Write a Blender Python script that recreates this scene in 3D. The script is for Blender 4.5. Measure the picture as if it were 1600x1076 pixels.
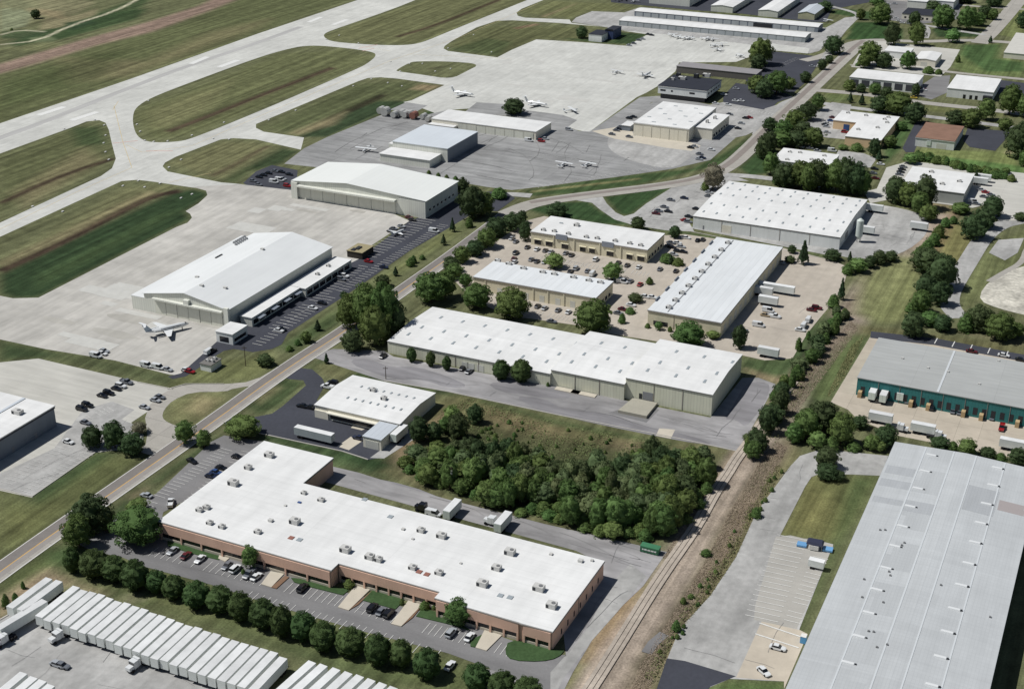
import bpy, bmesh, math, random
import numpy as np
from mathutils import Vector
from mathutils.geometry import tessellate_polygon
SC=bpy.context.scene; COL=SC.collection; R=math.radians
for o in list(bpy.data.objects): bpy.data.objects.remove(o)
# ------------------------------------------------------------ camera, sky, sun, exposure
CF,CH,CPITCH=2150.0,236.0,24.64          # focal length in photo pixels, height above ground, tilt below the horizon
cam=bpy.data.cameras.new('camera'); co=bpy.data.objects.new('camera',cam); COL.objects.link(co)
cam.sensor_fit='HORIZONTAL'; cam.sensor_width=36; cam.lens=36*CF/1600; cam.clip_start=1; cam.clip_end=20000
co.location=(0,0,CH); co.rotation_euler=(R(90-CPITCH),0,0); SC.camera=co
SUN_EL=57
w=bpy.data.worlds.new('World'); SC.world=w; w.use_nodes=True; nt=w.node_tree
bg=nt.nodes['Background']; sky=nt.nodes.new('ShaderNodeTexSky'); sky.sky_type='NISHITA'; sky.sun_disc=False
sky.sun_elevation=R(SUN_EL); sky.sun_rotation=R(-94); nt.links.new(sky.outputs[0],bg.inputs[0]); bg.inputs[1].default_value=0.05
sl=bpy.data.lights.new('sun','SUN'); sl.energy=4.9; sl.angle=R(.53); sl.color=(1,.985,.955)
so=bpy.data.objects.new('sun',sl); COL.objects.link(so); so.rotation_euler=(0,R(-(90-SUN_EL)),R(-4))
SC.view_settings.view_transform='Standard'; SC.view_settings.look='None'; SC.view_settings.exposure=-0.40; SC.view_settings.gamma=1
SC.render.engine='CYCLES'; SC.cycles.max_bounces=5; SC.cycles.diffuse_bounces=1; SC.cycles.use_denoising=True
SC.render.resolution_x=1024; SC.render.resolution_y=688
# ------------------------------------------------------------ survey: a bearing from the camera station -> a point on the ground
cp,sp=math.cos(R(CPITCH)),math.sin(R(CPITCH))
def U(px,py,z=0.):
    x=(px-800)/CF; y=(538-py)/CF; t=(CH-z)/(sp-y*cp)
    return (x*t,(cp+y*sp)*t)
def UL(l,z=0.): return [U(a[0],a[1],z) for a in l]
def proj(x,y,z=0.):
    d=z-CH; f=y*cp-d*sp; return (800+CF*x/f, 538-CF*(y*sp+d*cp)/f)
def height(base,ytop):
    x,y=base; lo,hi=0,60
    for _ in range(30):
        m=(lo+hi)/2
        if proj(x,y,m)[1]>ytop: lo=m
        else: hi=m
    return lo
A=R(-25); Bd=R(65)
AX=(math.cos(A),math.sin(A)); BX=(math.cos(Bd),math.sin(Bd))
rnd=random.Random(7); rng=np.random.default_rng(11)
# ------------------------------------------------------------ materials
def lin(c):
    return tuple((v/255/12.92 if v/255<=.04045 else ((v/255+.055)/1.055)**2.4) for v in c)
MATS={}
def mat(name,c,rough=.8,n=(),line=None,spec=.3,metal=0,objvar=0,bump=0,coat=0):
    """c: sRGB-ish colour; n: list of (scale,(sx,sy,sz),rotz,amount,detail) noise layers multiplying the colour;
    line: list of (rotz,width_x,width_y,mortar,amount) slab joints/seams"""
    if name in MATS: return MATS[name]
    m=bpy.data.materials.new(name); m.use_nodes=True; t=m.node_tree; N=t.nodes; L=t.links; b=N['Principled BSDF']
    b.inputs['Roughness'].default_value=rough; b.inputs['Specular IOR Level'].default_value=spec; b.inputs['Metallic'].default_value=metal
    if coat: b.inputs['Coat Weight'].default_value=coat
    base=lin(c); last=None
    rgb=N.new('ShaderNodeRGB'); rgb.outputs[0].default_value=(*base,1); last=rgb.outputs[0]
    pos=None
    def P():
        nonlocal pos
        if pos is None: pos=N.new('ShaderNodeNewGeometry').outputs['Position']
        return pos
    def mul(fac,amt):
        nonlocal last
        mr=N.new('ShaderNodeMapRange'); mr.inputs['From Min'].default_value=.3; mr.inputs['From Max'].default_value=.7
        mr.inputs['To Min'].default_value=1-amt; mr.inputs['To Max'].default_value=1+amt; L.new(fac,mr.inputs['Value'])
        v=N.new('ShaderNodeVectorMath'); v.operation='SCALE'; L.new(last,v.inputs[0]); L.new(mr.outputs[0],v.inputs['Scale']); last=v.outputs[0]
    for k,(sc,st,rz,amt,det) in enumerate(n):
        mp=N.new('ShaderNodeMapping'); mp.vector_type='TEXTURE'; mp.inputs['Rotation'].default_value=(0,0,rz); mp.inputs['Scale'].default_value=st; mp.inputs['Location'].default_value=(k*37,0,0)
        L.new(P(),mp.inputs[0]); nz=N.new('ShaderNodeTexNoise'); nz.inputs['Scale'].default_value=sc; nz.inputs['Detail'].default_value=det; nz.inputs['Roughness'].default_value=.6
        L.new(mp.outputs[0],nz.inputs['Vector']); mul(nz.outputs['Fac'],amt)
    for (rz,wx,wy,mo,amt) in (line or []):
        mp=N.new('ShaderNodeMapping'); mp.vector_type='TEXTURE'; mp.inputs['Rotation'].default_value=(0,0,rz); L.new(P(),mp.inputs[0])
        br=N.new('ShaderNodeTexBrick'); br.offset=0; br.inputs['Scale'].default_value=1; br.inputs['Brick Width'].default_value=wx; br.inputs['Row Height'].default_value=wy
        br.inputs['Mortar Size'].default_value=mo; br.inputs['Mortar Smooth'].default_value=.3; br.inputs['Color1'].default_value=(.47,.47,.47,1); br.inputs['Color2'].default_value=(.53,.53,.53,1); br.inputs['Mortar'].default_value=(.2,.2,.2,1) if amt>0 else (.9,.9,.9,1)
        L.new(mp.outputs[0],br.inputs['Vector'])
        s=N.new('ShaderNodeSeparateColor'); L.new(br.outputs['Color'],s.inputs[0]); mul(s.outputs[0],abs(amt))
    if objvar:
        oi=N.new('ShaderNodeObjectInfo'); hs=N.new('ShaderNodeHueSaturation'); 
        mr=N.new('ShaderNodeMapRange'); mr.inputs['To Min'].default_value=1-objvar; mr.inputs['To Max'].default_value=1+objvar; L.new(oi.outputs['Random'],mr.inputs['Value']); L.new(mr.outputs[0],hs.inputs['Value'])
        m2=N.new('ShaderNodeMath'); m2.operation='MULTIPLY_ADD'; m2.inputs[1].default_value=.05; m2.inputs[2].default_value=.475; 
        m3=N.new('ShaderNodeMath'); m3.operation='MULTIPLY'; m3.inputs[1].default_value=7.31; L.new(oi.outputs['Random'],m3.inputs[0]); m4=N.new('ShaderNodeMath'); m4.operation='FRACT'; L.new(m3.outputs[0],m4.inputs[0]); L.new(m4.outputs[0],m2.inputs[0]); L.new(m2.outputs[0],hs.inputs['Hue'])
        L.new(last,hs.inputs['Color']); last=hs.outputs[0]
    L.new(last,b.inputs['Base Color'])
    if bump:
        nz=N.new('ShaderNodeTexNoise'); nz.inputs['Scale'].default_value=bump; nz.inputs['Detail'].default_value=3; L.new(P(),nz.inputs['Vector'])
        bp=N.new('ShaderNodeBump'); bp.inputs['Strength'].default_value=.4; bp.inputs['Distance'].default_value=.3; L.new(nz.outputs['Fac'],bp.inputs['Height']); L.new(bp.outputs[0],b.inputs['Normal'])
    MATS[name]=m; return m
big=(.02,(1,1,1),0,.10,4); mid=(.25,(1,1,1),0,.07,5); fine=(1.6,(1,1,1),0,.06,3)
lane=(.35,(1,7,1),Bd-R(90),.07,4)
conc=mat('airfield_concrete',(198,198,192),.9,[big,mid,lane,(.06,(1,1,1),0,.08,6),(.25,(1,26,1),Bd-R(90),.05,4)],[(Bd,11.4,7.6,.10,.10)])
conc1=mat('apron_concrete',(185,182,175),.9,[(.02,(1,1,1),0,.2,6),(.3,(9,1,1),Bd,.12,5),(.1,(1,1,1),0,.12,6)],[(Bd,15.2,7.6,.10,.12)])
conc2=mat('apron_concrete_old',(190,188,180),.9,[(.03,(1,1,1),0,.12,5),(.4,(9,1,1),A,.10,4)],[(A,15,7.5,.10,.10)])
asph_g=mat('grey_asphalt',(148,148,147),.95,[(.03,(1,1,1),0,.20,5),(.3,(9,1,1),A,.20,5),(.12,(1,1,1),0,.10,6)],[(A,60,9,.12,.18),(Bd,38,21,.2,.15)])
asph_l=mat('light_asphalt',(168,167,164),.95,[(.04,(1,1,1),0,.22,6),(.2,(6,1,1),Bd,.15,5),(.35,(1,1,1),0,.14,6)])
asph_w=mat('worn_asphalt',(150,148,148),.95,[(.03,(2,1,1),A,.34,6),(.25,(6,1,1),A,.22,6),(.12,(1,1,1),0,.14,6)])
asph_m=mat('parking_asphalt',(124,123,123),.95,[(.04,(2,1,1),A,.22,6),(.2,(5,1,1),A,.12,6),fine])
asph_d=mat('fresh_asphalt',(66,68,76),.9,[(.05,(1,1,1),0,.15,4),(.8,(1,1,1),0,.09,4)])
road_l=mat('road_concrete',(168,164,156),.9,[mid,fine],[(Bd,9,60,.1,.4)])
road_d=mat('road_tarmac',(128,123,119),.95,[mid,fine])
tan=mat('tan_concrete',(184,175,162),.9,[(.05,(1,1,1),0,.11,5),mid,(.3,(1,7,1),A,.05,4)],[(A,6,6,.06,.10)])
sand=mat('walk_concrete',(198,190,174),.9,[mid])
ymark=mat('yellow_paint',(204,184,138),.7,[mid]); wmark=mat('white_paint',(218,217,212),.7,[(1.2,(1,1,1),0,.1,3)]); rmark=mat('red_paint',(204,160,148),.7,[mid])
gravel=mat('pale_gravel',(190,186,174),.95,[(.09,(1,1,1),0,.35,6),(.5,(1,1,1),0,.3,5)])
ballast=mat('track_ballast',(178,167,154),.95,[(.04,(1,1,1),0,.2,6),(.4,(1,1,1),0,.14,6),(1.6,(1,1,1),0,.12,4)])
rubber=mat('tyre_rubber_on_runway',(178,177,174),.9,[(.2,(14,1,1),R(65),.10,4)])
patch=mat('asphalt_patch',(118,119,124),.95,[mid,fine])
kerbm=mat('kerb_concrete',(188,184,176),.9,[mid])
# ------------------------------------------------------------ small helpers
def setp(o,label=None,cat=None,group=None,kind=None):
    if label: o['label']=label
    if cat: o['category']=cat
    if group: o['group']=group
    if kind: o['kind']=kind
    return o
def link(name,me,m=None,parent=None,loc=None,rz=None):
    o=bpy.data.objects.new(name,me); COL.objects.link(o)
    if m is not None and me is not None:
        for q in (m if isinstance(m,(list,tuple)) else [m]): me.materials.append(q)
    if parent: o.parent=parent
    if loc is not None: o.location=loc if len(loc)==3 else (loc[0],loc[1],0)
    if rz is not None: o.rotation_euler=(0,0,rz)
    return o
def empty(name,loc,rz,label=None,cat=None,group=None):
    o=link(name,None,loc=loc,rz=rz); o.empty_display_size=1; return setp(o,label,cat,group)
class MB:
    def __init__(s): s.v=[]; s.f=[]; s.m=[]
    def add(s,vs,fs,mi=0):
        n=len(s.v); s.v+=[tuple(p) for p in vs]; s.f+=[tuple(i+n for i in f) for f in fs]; s.m+=[mi]*len(fs); return s
    def box(s,x0,x1,y0,y1,z0,z1,mi=0,tx=0,ty=0):
        s.add([(x0,y0,z0),(x1,y0,z0),(x1,y1,z0),(x0,y1,z0),(x0+tx,y0+ty,z1),(x1-tx,y0+ty,z1),(x1-tx,y1-ty,z1),(x0+tx,y1-ty,z1)],
              [(0,3,2,1),(4,5,6,7),(0,1,5,4),(1,2,6,5),(2,3,7,6),(3,0,4,7)],mi); return s
    def prism(s,poly,z0,z1,mi=0,cap=True):
        n=len(poly); a=sum(poly[i][0]*poly[(i+1)%n][1]-poly[(i+1)%n][0]*poly[i][1] for i in range(n))
        if a<0: poly=poly[::-1]
        vs=[(x,y,z0) for x,y in poly]+[(x,y,z1) for x,y in poly]; fs=[(i,(i+1)%n,(i+1)%n+n,i+n) for i in range(n)]
        if cap:
            for t in tessellate_polygon([[Vector((x,y,0)) for x,y in poly]]):
                p=[poly[k] for k in t]; c=(p[1][0]-p[0][0])*(p[2][1]-p[0][1])-(p[1][1]-p[0][1])*(p[2][0]-p[0][0])
                if c<0: t=t[::-1]
                fs.append(tuple(k+n for k in t)); fs.append(tuple(t[::-1]))
        s.add(vs,fs,mi); return s
    def extr(s,prof,axis,a0,a1,mi=0):
        """profile [(p,z)] extruded along axis 'x' or 'y' between a0 and a1"""
        n=len(prof); g=(lambda p,z,a:(a,p,z)) if axis=='x' else (lambda p,z,a:(p,a,z))
        vs=[g(p,z,a0) for p,z in prof]+[g(p,z,a1) for p,z in prof]
        fs=[(i,(i+1)%n,(i+1)%n+n,i+n) for i in range(n)]+[tuple(range(n))[::-1],tuple(range(n,2*n))]
        s.add(vs,fs,mi); return s
    def tube(s,p0,p1,r0,r1,seg=8,mi=0):
        p0=Vector(p0);p1=Vector(p1);d=(p1-p0).normalized();u=d.orthogonal().normalized();w_=d.cross(u)
        vs=[];
        for p,r in((p0,r0),(p1,r1)):
            for k in range(seg):
                a=2*math.pi*k/seg; vs.append(tuple(p+u*math.cos(a)*r+w_*math.sin(a)*r))
        fs=[(k,(k+1)%seg,(k+1)%seg+seg,k+seg) for k in range(seg)]+[tuple(range(seg))[::-1],tuple(range(seg,2*seg))]
        s.add(vs,fs,mi); return s
    def loft(s,rings,mi=0):
        n=len(rings[0]); vs=[p for r in rings for p in r]; fs=[]
        for k in range(len(rings)-1):
            for i in range(n): fs.append((k*n+i,k*n+(i+1)%n,(k+1)*n+(i+1)%n,(k+1)*n+i))
        fs+= [tuple(range(n))[::-1],tuple(range((len(rings)-1)*n,len(rings)*n))]
        s.add(vs,fs,mi); return s
    def mesh(s,name,smooth=False):
        me=bpy.data.meshes.new(name); me.from_pydata(s.v,[],s.f)
        if any(s.m): me.polygons.foreach_set('material_index',s.m)
        bm=bmesh.new(); bm.from_mesh(me); bmesh.ops.recalc_face_normals(bm,faces=bm.faces); bm.to_mesh(me); bm.free()
        if smooth: me.polygons.foreach_set('use_smooth',[True]*len(me.polygons))
        return me
    def build(s,name,m,parent=None,loc=None,rz=None,smooth=False): return link(name,s.mesh(name,smooth),m,parent,loc,rz)
def copy_tree(o,parent=None):
    c=o.copy(); COL.objects.link(c)
    if parent: c.parent=parent
    for ch in o.children: copy_tree(ch,c)
    return c
# ------------------------------------------------------------ the ground sheet
def chaikin(p,it=2,closed=True):
    for _ in range(it):
        q=[]; n=len(p)
        for i in range(n if closed else n-1):
            a=p[i]; b=p[(i+1)%n]; q+= [(.75*a[0]+.25*b[0],.75*a[1]+.25*b[1]),(.25*a[0]+.75*b[0],.25*a[1]+.75*b[1])]
        if not closed: q=[p[0]]+q+[p[-1]]
        p=q
    return p
xs=np.concatenate([[-6000,-3000,-1500,-900],np.arange(-640,640.1,2.2),[900,1500,3000,6000]])
ys=np.concatenate([[-6000,-2000,-500,100,190],np.arange(230,1420,2.2),[1600,2000,3000,6000,12000]])
GX,GY=np.meshgrid(xs,ys); gx=GX.ravel(); gy=GY.ravel()
def sdist(poly,feather):
    x0=min(p[0] for p in poly)-feather; x1=max(p[0] for p in poly)+feather; y0=min(p[1] for p in poly)-feather; y1=max(p[1] for p in poly)+feather
    idx=np.nonzero((gx>=x0)&(gx<=x1)&(gy>=y0)&(gy<=y1))[0]; X=gx[idx]; Y=gy[idx]
    ins=np.zeros(len(idx),bool); d=np.full(len(idx),1e9); n=len(poly)
    for i in range(n):
        ax,ay=poly[i]; bx,by=poly[(i+1)%n]
        c=((ay>Y)!=(by>Y)); 
        if ay!=by: ins^= c&(X<(bx-ax)*(Y-ay)/(by-ay)+ax)
        ex,ey=bx-ax,by-ay; t=np.clip(((X-ax)*ex+(Y-ay)*ey)/(ex*ex+ey*ey+1e-9),0,1)
        d=np.minimum(d,np.hypot(X-ax-t*ex,Y-ay-t*ey))
    return idx,np.where(ins,d,-d)
gc=np.tile(np.array(lin((96,99,66))),(len(gx),1))
def paint(pl,col,feather=3,amt=1,z=None):
    poly=UL(pl); idx,s=sdist(poly,feather); wgt=np.clip(.5+s/(2*feather),0,1)*amt
    gc[idx]=gc[idx]*(1-wgt[:,None])+np.array(lin(col))*wgt[:,None]
def band(pl,width,col,feather=2,amt=1):
    c=UL(chaikin(pl,1,False)); L_=[];Rr=[]
    for i,p in enumerate(c):
        a=c[max(i-1,0)];b=c[min(i+1,len(c)-1)];dx,dy=b[0]-a[0],b[1]-a[1];n=math.hypot(dx,dy) or 1
        L_.append((p[0]-dy/n*width/2,p[1]+dx/n*width/2));Rr.append((p[0]+dy/n*width/2,p[1]-dx/n*width/2))
    poly=L_+Rr[::-1]; idx,s=sdist(poly,feather); wgt=np.clip(.5+s/(2*feather),0,1)*amt
    gc[idx]=gc[idx]*(1-wgt[:,None])+np.array(lin(col))*wgt[:,None]
OL=(98,100,62); DG=(52,72,40); BR=(112,88,72); DBR=(74,62,50); TAN=(140,126,92); LG=(122,124,82); DRY=(128,112,86); DIRT=(150,130,112)
GRP=[ # airfield
 ([(-150,120),(0,55),(230,-40),(-150,-60)],(112,108,74),14,.8),
 ([(0,0),(60,-10),(110,10),(60,30),(0,52)],(128,128,92),5,.8),([(60,50),(150,22),(230,14),(215,30),(95,62),(30,74),(10,68)],DG,4,.9),([(95,5),(110,-10),(160,-8),(120,8)],DG,4,.8),([(130,30),(200,2),(240,-5),(215,18),(150,42),(90,60)],DG,4,.8),
 ([(0,14),(28,12),(52,22),(40,42),(0,50)],(122,128,96),2.5,.9),([(62,2),(110,-4),(150,4),(120,22),(80,28),(60,16)],(120,116,84),3,.8),([(70,28),(120,24),(150,14),(150,24),(90,44),(60,48)],(128,120,88),3,.8),([(0,50),(30,46),(75,50),(55,62),(0,60)],(58,76,46),2.5,.8),([(100,36),(140,30),(150,36),(110,48)],(48,68,42),2.5,.9),([(45,60),(75,56),(90,62),(60,68)],(110,120,84),2,.8),([(0,78),(80,80),(115,68),(60,66)],LG,4,.6),([(40,12),(95,18),(100,30),(60,24)],TAN,4,.7),
 ([(-150,125),(0,100),(130,62),(230,35),(310,10),(360,-15),(420,-20),(330,17),(240,50),(150,72),(60,100),(0,116),(-150,160)],(134,112,98),4,.95),
 ([(-150,160),(0,116),(150,72),(240,50),(330,17),(420,-20),(560,-5),(400,52),(0,192),(-150,240)],(84,90,54),6,.7),
 ([(90,90),(230,95),(330,50),(420,30),(400,45),(200,120),(110,130)],TAN,9,.35),([(0,130),(120,92),(200,78),(160,120),(60,150),(0,170)],(64,76,40),8,.5),
 ([(210,180),(235,162),(300,140),(440,85),(540,78),(580,92),(500,128),(400,170),(290,212),(235,216)],(92,96,58),4,.6),
 ([(232,175),(290,150),(330,140),(360,125),(330,170),(270,200),(240,200)],(120,116,78),7,.4),
 ([(0,250),(130,196),(165,198),(172,240),(150,262),(0,330)],(84,88,54),5,.7),([(110,200),(155,198),(165,225),(120,228)],DG,4,.7),([(20,300),(130,232),(160,250),(40,325)],TAN,6,.4),
 ([(410,200),(560,132),(620,128),(690,136),(640,152),(540,180),(450,206)],(76,84,50),5,.6),
 ([(470,214),(512,214),(600,176),(640,166),(690,168),(640,158),(590,158),(520,182)],(44,62,38),3,.9),([(670,172),(690,170),(686,178),(655,180)],DG,2,.9),
 ([(500,190),(545,172),(520,195),(465,210),(455,208)],TAN,4,.7),([(655,132),(690,134),(670,142),(640,140)],(150,128,96),3,.6),
 ([(0,410),(190,295),(275,288),(270,296),(150,345),(0,416)],(112,110,72),5,.5),
 ([(0,430),(150,356),(270,302),(300,296),(324,300),(324,307),(290,330),(298,342),(270,356),(60,465),(20,466),(0,458)],(42,62,36),3,.95),
 ([(60,430),(250,335),(290,325),(60,450)],(66,84,48),4,.6),
 ([(262,255),(345,222),(400,222),(420,232),(380,262),(345,280)],(108,104,68),5,.5),([(385,262),(440,232),(468,236),(440,256),(400,266)],(46,62,36),3,.9),([(345,283),(368,286),(400,262),(380,262)],(60,74,42),3,.7),
 ([(0,0),(40,0),(50,12),(20,18)],(110,112,80),3,.8),
 ([(505,57),(610,18),(700,-10),(880,-20),(820,5),(700,52),(640,68),(520,64)],(100,100,62),4,.5),
 ([(700,72),(760,42),(870,42),(960,48),(970,60),(905,62),(840,60),(780,86)],(86,88,52),4,.6),([(700,78),(760,60),(800,66),(780,88)],DG,3,.5),([(880,60),(960,62),(975,70),(900,64)],DG,2,.8),
 ([(960,50),(1010,54),(985,70),(960,66)],(44,66,36),1.5,.9),([(810,20),(860,2),(960,6),(1000,16),(920,18),(890,28)],(104,106,64),3,.6),([(845,26),(900,6),(892,10),(852,27)],TAN,2,.8),
 ([(960,0),(1300,45),(1300,38),(1000,4)],(70,80,46),3,.6),
 # left foreground
 ([(0,530),(90,548),(180,563),(280,588),(262,604),(215,592),(60,558),(0,566)],(66,76,46),3,.7),([(0,535),(60,545),(90,555),(60,560),(0,560)],(46,62,36),3,.8),
 ([(262,655),(262,632),(300,612),(350,614),(358,622),(300,668),(280,662)],(112,112,72),3,.8),([(310,618),(340,625),(320,650),(290,640)],TAN,3,.6),
 ([(0,770),(50,782),(150,710),(230,712),(150,775),(0,872)],(98,104,60),4,.8),([(40,772),(150,706),(180,708),(60,790)],(52,72,40),3,.8),([(0,800),(90,790),(60,830),(0,850)],(116,118,70),5,.6),
 ([(290,580),(320,570),(420,552),(430,570),(395,594),(300,598),(268,603)],(104,108,64),3,.8),([(380,630),(405,600),(450,590),(476,597),(440,632),(405,648)],(60,76,44),2,.9),([(395,620),(430,600),(440,606),(405,632)],(130,122,86),2,.6),
 ([(478,575),(500,562),(640,590),(760,622),(870,655),(1000,680),(1060,688),(1050,694),(870,662),(700,618),(610,598),(550,590)],(60,76,44),2,.9),([(490,570),(520,565),(560,580),(530,592),(500,585)],(116,112,74),2,.6),
 ([(450,535),(520,480),(640,400),(720,345),(740,350),(640,420),(560,480),(470,540)],(88,98,58),3,.7),([(430,542),(520,490),(530,505),(455,550)],(56,76,42),3,.7),([(590,440),(640,400),(700,360),(720,362),(660,400),(600,445)],(110,112,68),3,.7),
 ([(170,800),(260,735),(330,686),(345,690),(260,745),(200,795),(180,815)],(56,72,42),2,.9),([(200,775),(235,758),(225,770),(205,780)],DRY,2,.7),
 ([(330,680),(420,690),(620,725),(600,745),(520,730),(400,700)],(62,80,48),2,.8),([(400,672),(620,720),(640,745),(590,735),(520,712),(410,686)],(46,68,38),2,.9),
 ([(0,905),(60,862),(110,850),(190,870),(330,910),(560,985),(760,1050),(860,1085),(840,1110),(600,1060),(460,1010),(330,968),(120,905),(80,890),(20,930),(0,945)],(88,98,56),3,.8),
 ([(60,865),(110,850),(160,880),(130,900),(80,880)],(58,78,44),3,.8),([(0,935),(30,915),(75,890),(100,898),(110,905),(60,925),(0,965)],(150,130,104),3,.9),([(110,902),(165,925),(150,930),(105,912)],(150,132,104),3,.8),
 ([(195,930),(215,928),(225,935),(200,940)],(160,150,120),2,.8),([(240,935),(330,962),(330,975),(240,945)],(112,110,72),3,.5),([(450,1010),(560,1040),(640,1060),(560,1045)],(64,82,46),3,.6),
 ([(80,892),(100,893),(560,1045),(640,1070),(600,1072),(110,906)],(70,84,48),2,.6),
 # middle field
 ([(640,640),(720,615),(760,620),(870,656),(1060,690),(1140,705),(1120,712),(1060,705),(1000,700),(900,720),(740,680),(650,690)],(106,102,66),5,.9),
 ([(760,640),(860,665),(900,690),(850,700),(780,680)],(122,104,76),5,.7),([(940,690),(1010,690),(1000,710),(950,706)],(128,108,84),4,.7),([(750,622),(870,657),(1050,692),(1048,698),(868,664),(748,628)],(64,82,46),2,.8),
 ([(600,745),(640,700),(720,830),(1000,850),(1030,850),(1110,760),(1110,720),(640,640),(690,655),(620,700)],(66,72,44),5,.8),([(615,700),(700,640),(715,650),(650,700),(620,720)],(150,128,96),2,.8),
 ([(610,720),(640,700),(660,720),(640,745)],DRY,3,.7),([(590,735),(620,728),(700,775),(800,800),(1000,845),(1000,852),(800,808),(690,780)],(96,92,62),2,.8),
 # rail corridor
 ([(870,1100),(925,1000),(965,955),(1010,905),(1040,862),(1100,770),(1150,700),(1200,640),(1280,520),(1330,450),(1400,380),(1450,330),(1490,335),(1400,450),(1330,530),(1260,640),(1200,720),(1120,840),(1060,950),(1000,1040),(975,1100)],(150,136,120),3,1),
 ([(960,1100),(1000,1030),(1060,940),(1100,880),(1140,800),(1190,720),(1230,680),(1240,700),(1200,780),(1160,850),(1100,940),(1050,1010),(1015,1076),(1000,1100)],(126,110,92),3,.8),([(1055,960),(1080,930),(1095,905),(1100,915),(1075,950),(1060,975)],(84,82,58),3,.8),([(1110,880),(1135,830),(1150,800),(1155,815),(1130,860),(1115,895)],(92,88,62),3,.7),([(1000,1040),(1025,1000),(1040,985),(1035,1005),(1010,1050)],(80,78,54),3,.8),([(1160,780),(1190,725),(1205,705),(1210,715),(1180,770)],(86,88,58),3,.7),([(1215,670),(1250,600),(1270,575),(1275,585),(1240,650),(1220,690)],(84,88,58),3,.7),([(985,1000),(1010,965),(1030,935),(1036,942),(1010,985),(990,1015)],(168,152,136),3,.7),([(1060,900),(1090,850),(1100,840),(1085,880),(1070,905)],(172,156,140),3,.7),
 ([(1010,1100),(1040,1035),(1060,985),(1110,930),(1150,870),(1175,800),(1205,750),(1240,700),(1255,712),(1225,740),(1180,805),(1150,880),(1060,1000),(1030,1060),(1015,1100)],(112,108,72),2,.8),
 ([(985,1100),(1075,960),(1130,850),(1160,790),(1175,770),(1150,850),(1100,940),(1010,1080)],(150,132,104),2,.6),
 ([(860,1100),(925,1003),(968,950),(1012,905),(1018,910),(975,955),(935,1005),(885,1080),(875,1100)],(120,118,66),1.5,.8),
 ([(975,925),(1000,910),(985,945),(950,990),(915,1030),(925,1000)],(172,138,106),3,.8),
 ([(1195,650),(1250,570),(1300,500),(1340,460),(1320,500),(1270,580),(1215,655)],(112,96,76),3,.7),([(1265,600),(1330,525),(1365,525),(1300,620),(1280,640),(1255,640)],(78,92,54),3,.9),
 ([(1290,560),(1330,520),(1345,524),(1305,590),(1290,620),(1270,620)],(104,118,66),3,.6),
 ([(1150,705),(1110,760),(1115,770),(1160,710)],(150,126,110),3,.8),
 ([(1160,560),(1230,562),(1260,545),(1230,590),(1160,575)],(62,82,46),2,.8),([(1165,575),(1210,590),(1240,585),(1225,600),(1180,592)],(140,120,92),2,.7),([(1225,535),(1290,492),(1320,500),(1260,560),(1235,570)],(56,76,42),3,.8),
 # east fields
 ([(1335,490),(1350,430),(1380,400),(1430,400),(1440,440),(1430,500),(1380,505)],(112,116,70),4,.9),([(1345,440),(1400,405),(1425,420),(1400,500),(1360,500)],(122,126,78),6,.5),([(1330,505),(1600,540),(1600,560),(1340,522)],(98,94,60),3,.7),
 ([(1460,380),(1490,345),(1530,350),(1545,370),(1510,410),(1480,440),(1470,400)],(116,112,66),3,.9),([(1440,395),(1470,350),(1500,320),(1490,345),(1460,400)],(140,112,84),3,.8),([(1420,340),(1450,345),(1430,385),(1400,395),(1430,370)],(146,118,96),2,.8),
 ([(1500,440),(1540,390),(1600,360),(1600,420),(1560,430),(1520,480),(1505,480)],(98,104,62),3,.7),([(1310,318),(1360,315),(1440,335),(1440,342),(1370,325),(1320,335)],(92,94,54),2,.8),([(1440,300),(1500,320),(1480,335),(1440,325)],(140,124,92),3,.6),
 ([(1220,835),(1265,742),(1310,742),(1372,745),(1330,820),(1300,850),(1240,985),(1235,980),(1290,850)],(98,100,58),2,.95),([(1330,745),(1372,745),(1310,860),(1250,985),(1238,980),(1290,860)],(66,82,46),3,.8),([(1225,830),(1262,750),(1300,790),(1290,835)],(118,112,64),6,.5),
 ([(1090,1080),(1140,1062),(1225,1064),(1225,1100),(1090,1100)],(84,104,56),2,.9),
 # road sides north
 ([(820,298),(900,285),(1000,272),(1080,264),(1130,240),(1170,215),(1172,222),(1130,256),(1000,288),(900,302),(830,306)],(56,78,42),2,.9),([(830,298),(1000,278),(1002,280),(832,301)],(128,122,80),1,.8),
 ([(820,326),(880,316),(920,315),(940,330),(990,352),(940,350),(850,335)],(44,68,36),2,.95),([(944,308),(1055,290),(1010,318),(985,336),(968,335)],(44,68,36),2,.95),
 ([(985,350),(1080,362),(1300,400),(1320,408),(1220,392),(1070,370)],(78,92,54),2,.8),([(1155,262),(1200,220),(1215,240),(1200,270),(1170,275)],(44,70,36),2,.9),([(1205,165),(1225,160),(1228,172),(1210,178),(1200,175)],(110,120,68),2,.8),
 ([(1280,142),(1300,138),(1420,160),(1600,172),(1600,185),(1420,172),(1290,152)],(100,104,60),2,.9),([(1290,147),(1330,148),(1325,160),(1290,158)],(84,100,56),2,.6),
 ([(1315,35),(1375,35),(1410,45),(1410,62),(1320,62),(1330,50)],(48,76,38),2,.95),([(1275,18),(1330,15),(1370,20),(1370,32),(1330,26)],(56,82,42),2,.9),([(1290,40),(1340,28),(1320,60),(1315,62),(1330,40)],(104,112,64),2,.8),
 ([(1488,105),(1505,72),(1565,68),(1560,90),(1600,95),(1600,120),(1520,118)],(98,112,62),3,.95),([(1505,70),(1562,70),(1555,92),(1600,98),(1600,112),(1540,112),(1500,85)],(56,84,44),3,.8),
 ([(1560,55),(1590,10),(1610,10),(1610,50),(1590,60)],(104,112,62),3,.8),([(1455,46),(1470,42),(1540,52),(1530,58),(1465,58)],(44,68,36),2,.9),
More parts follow.
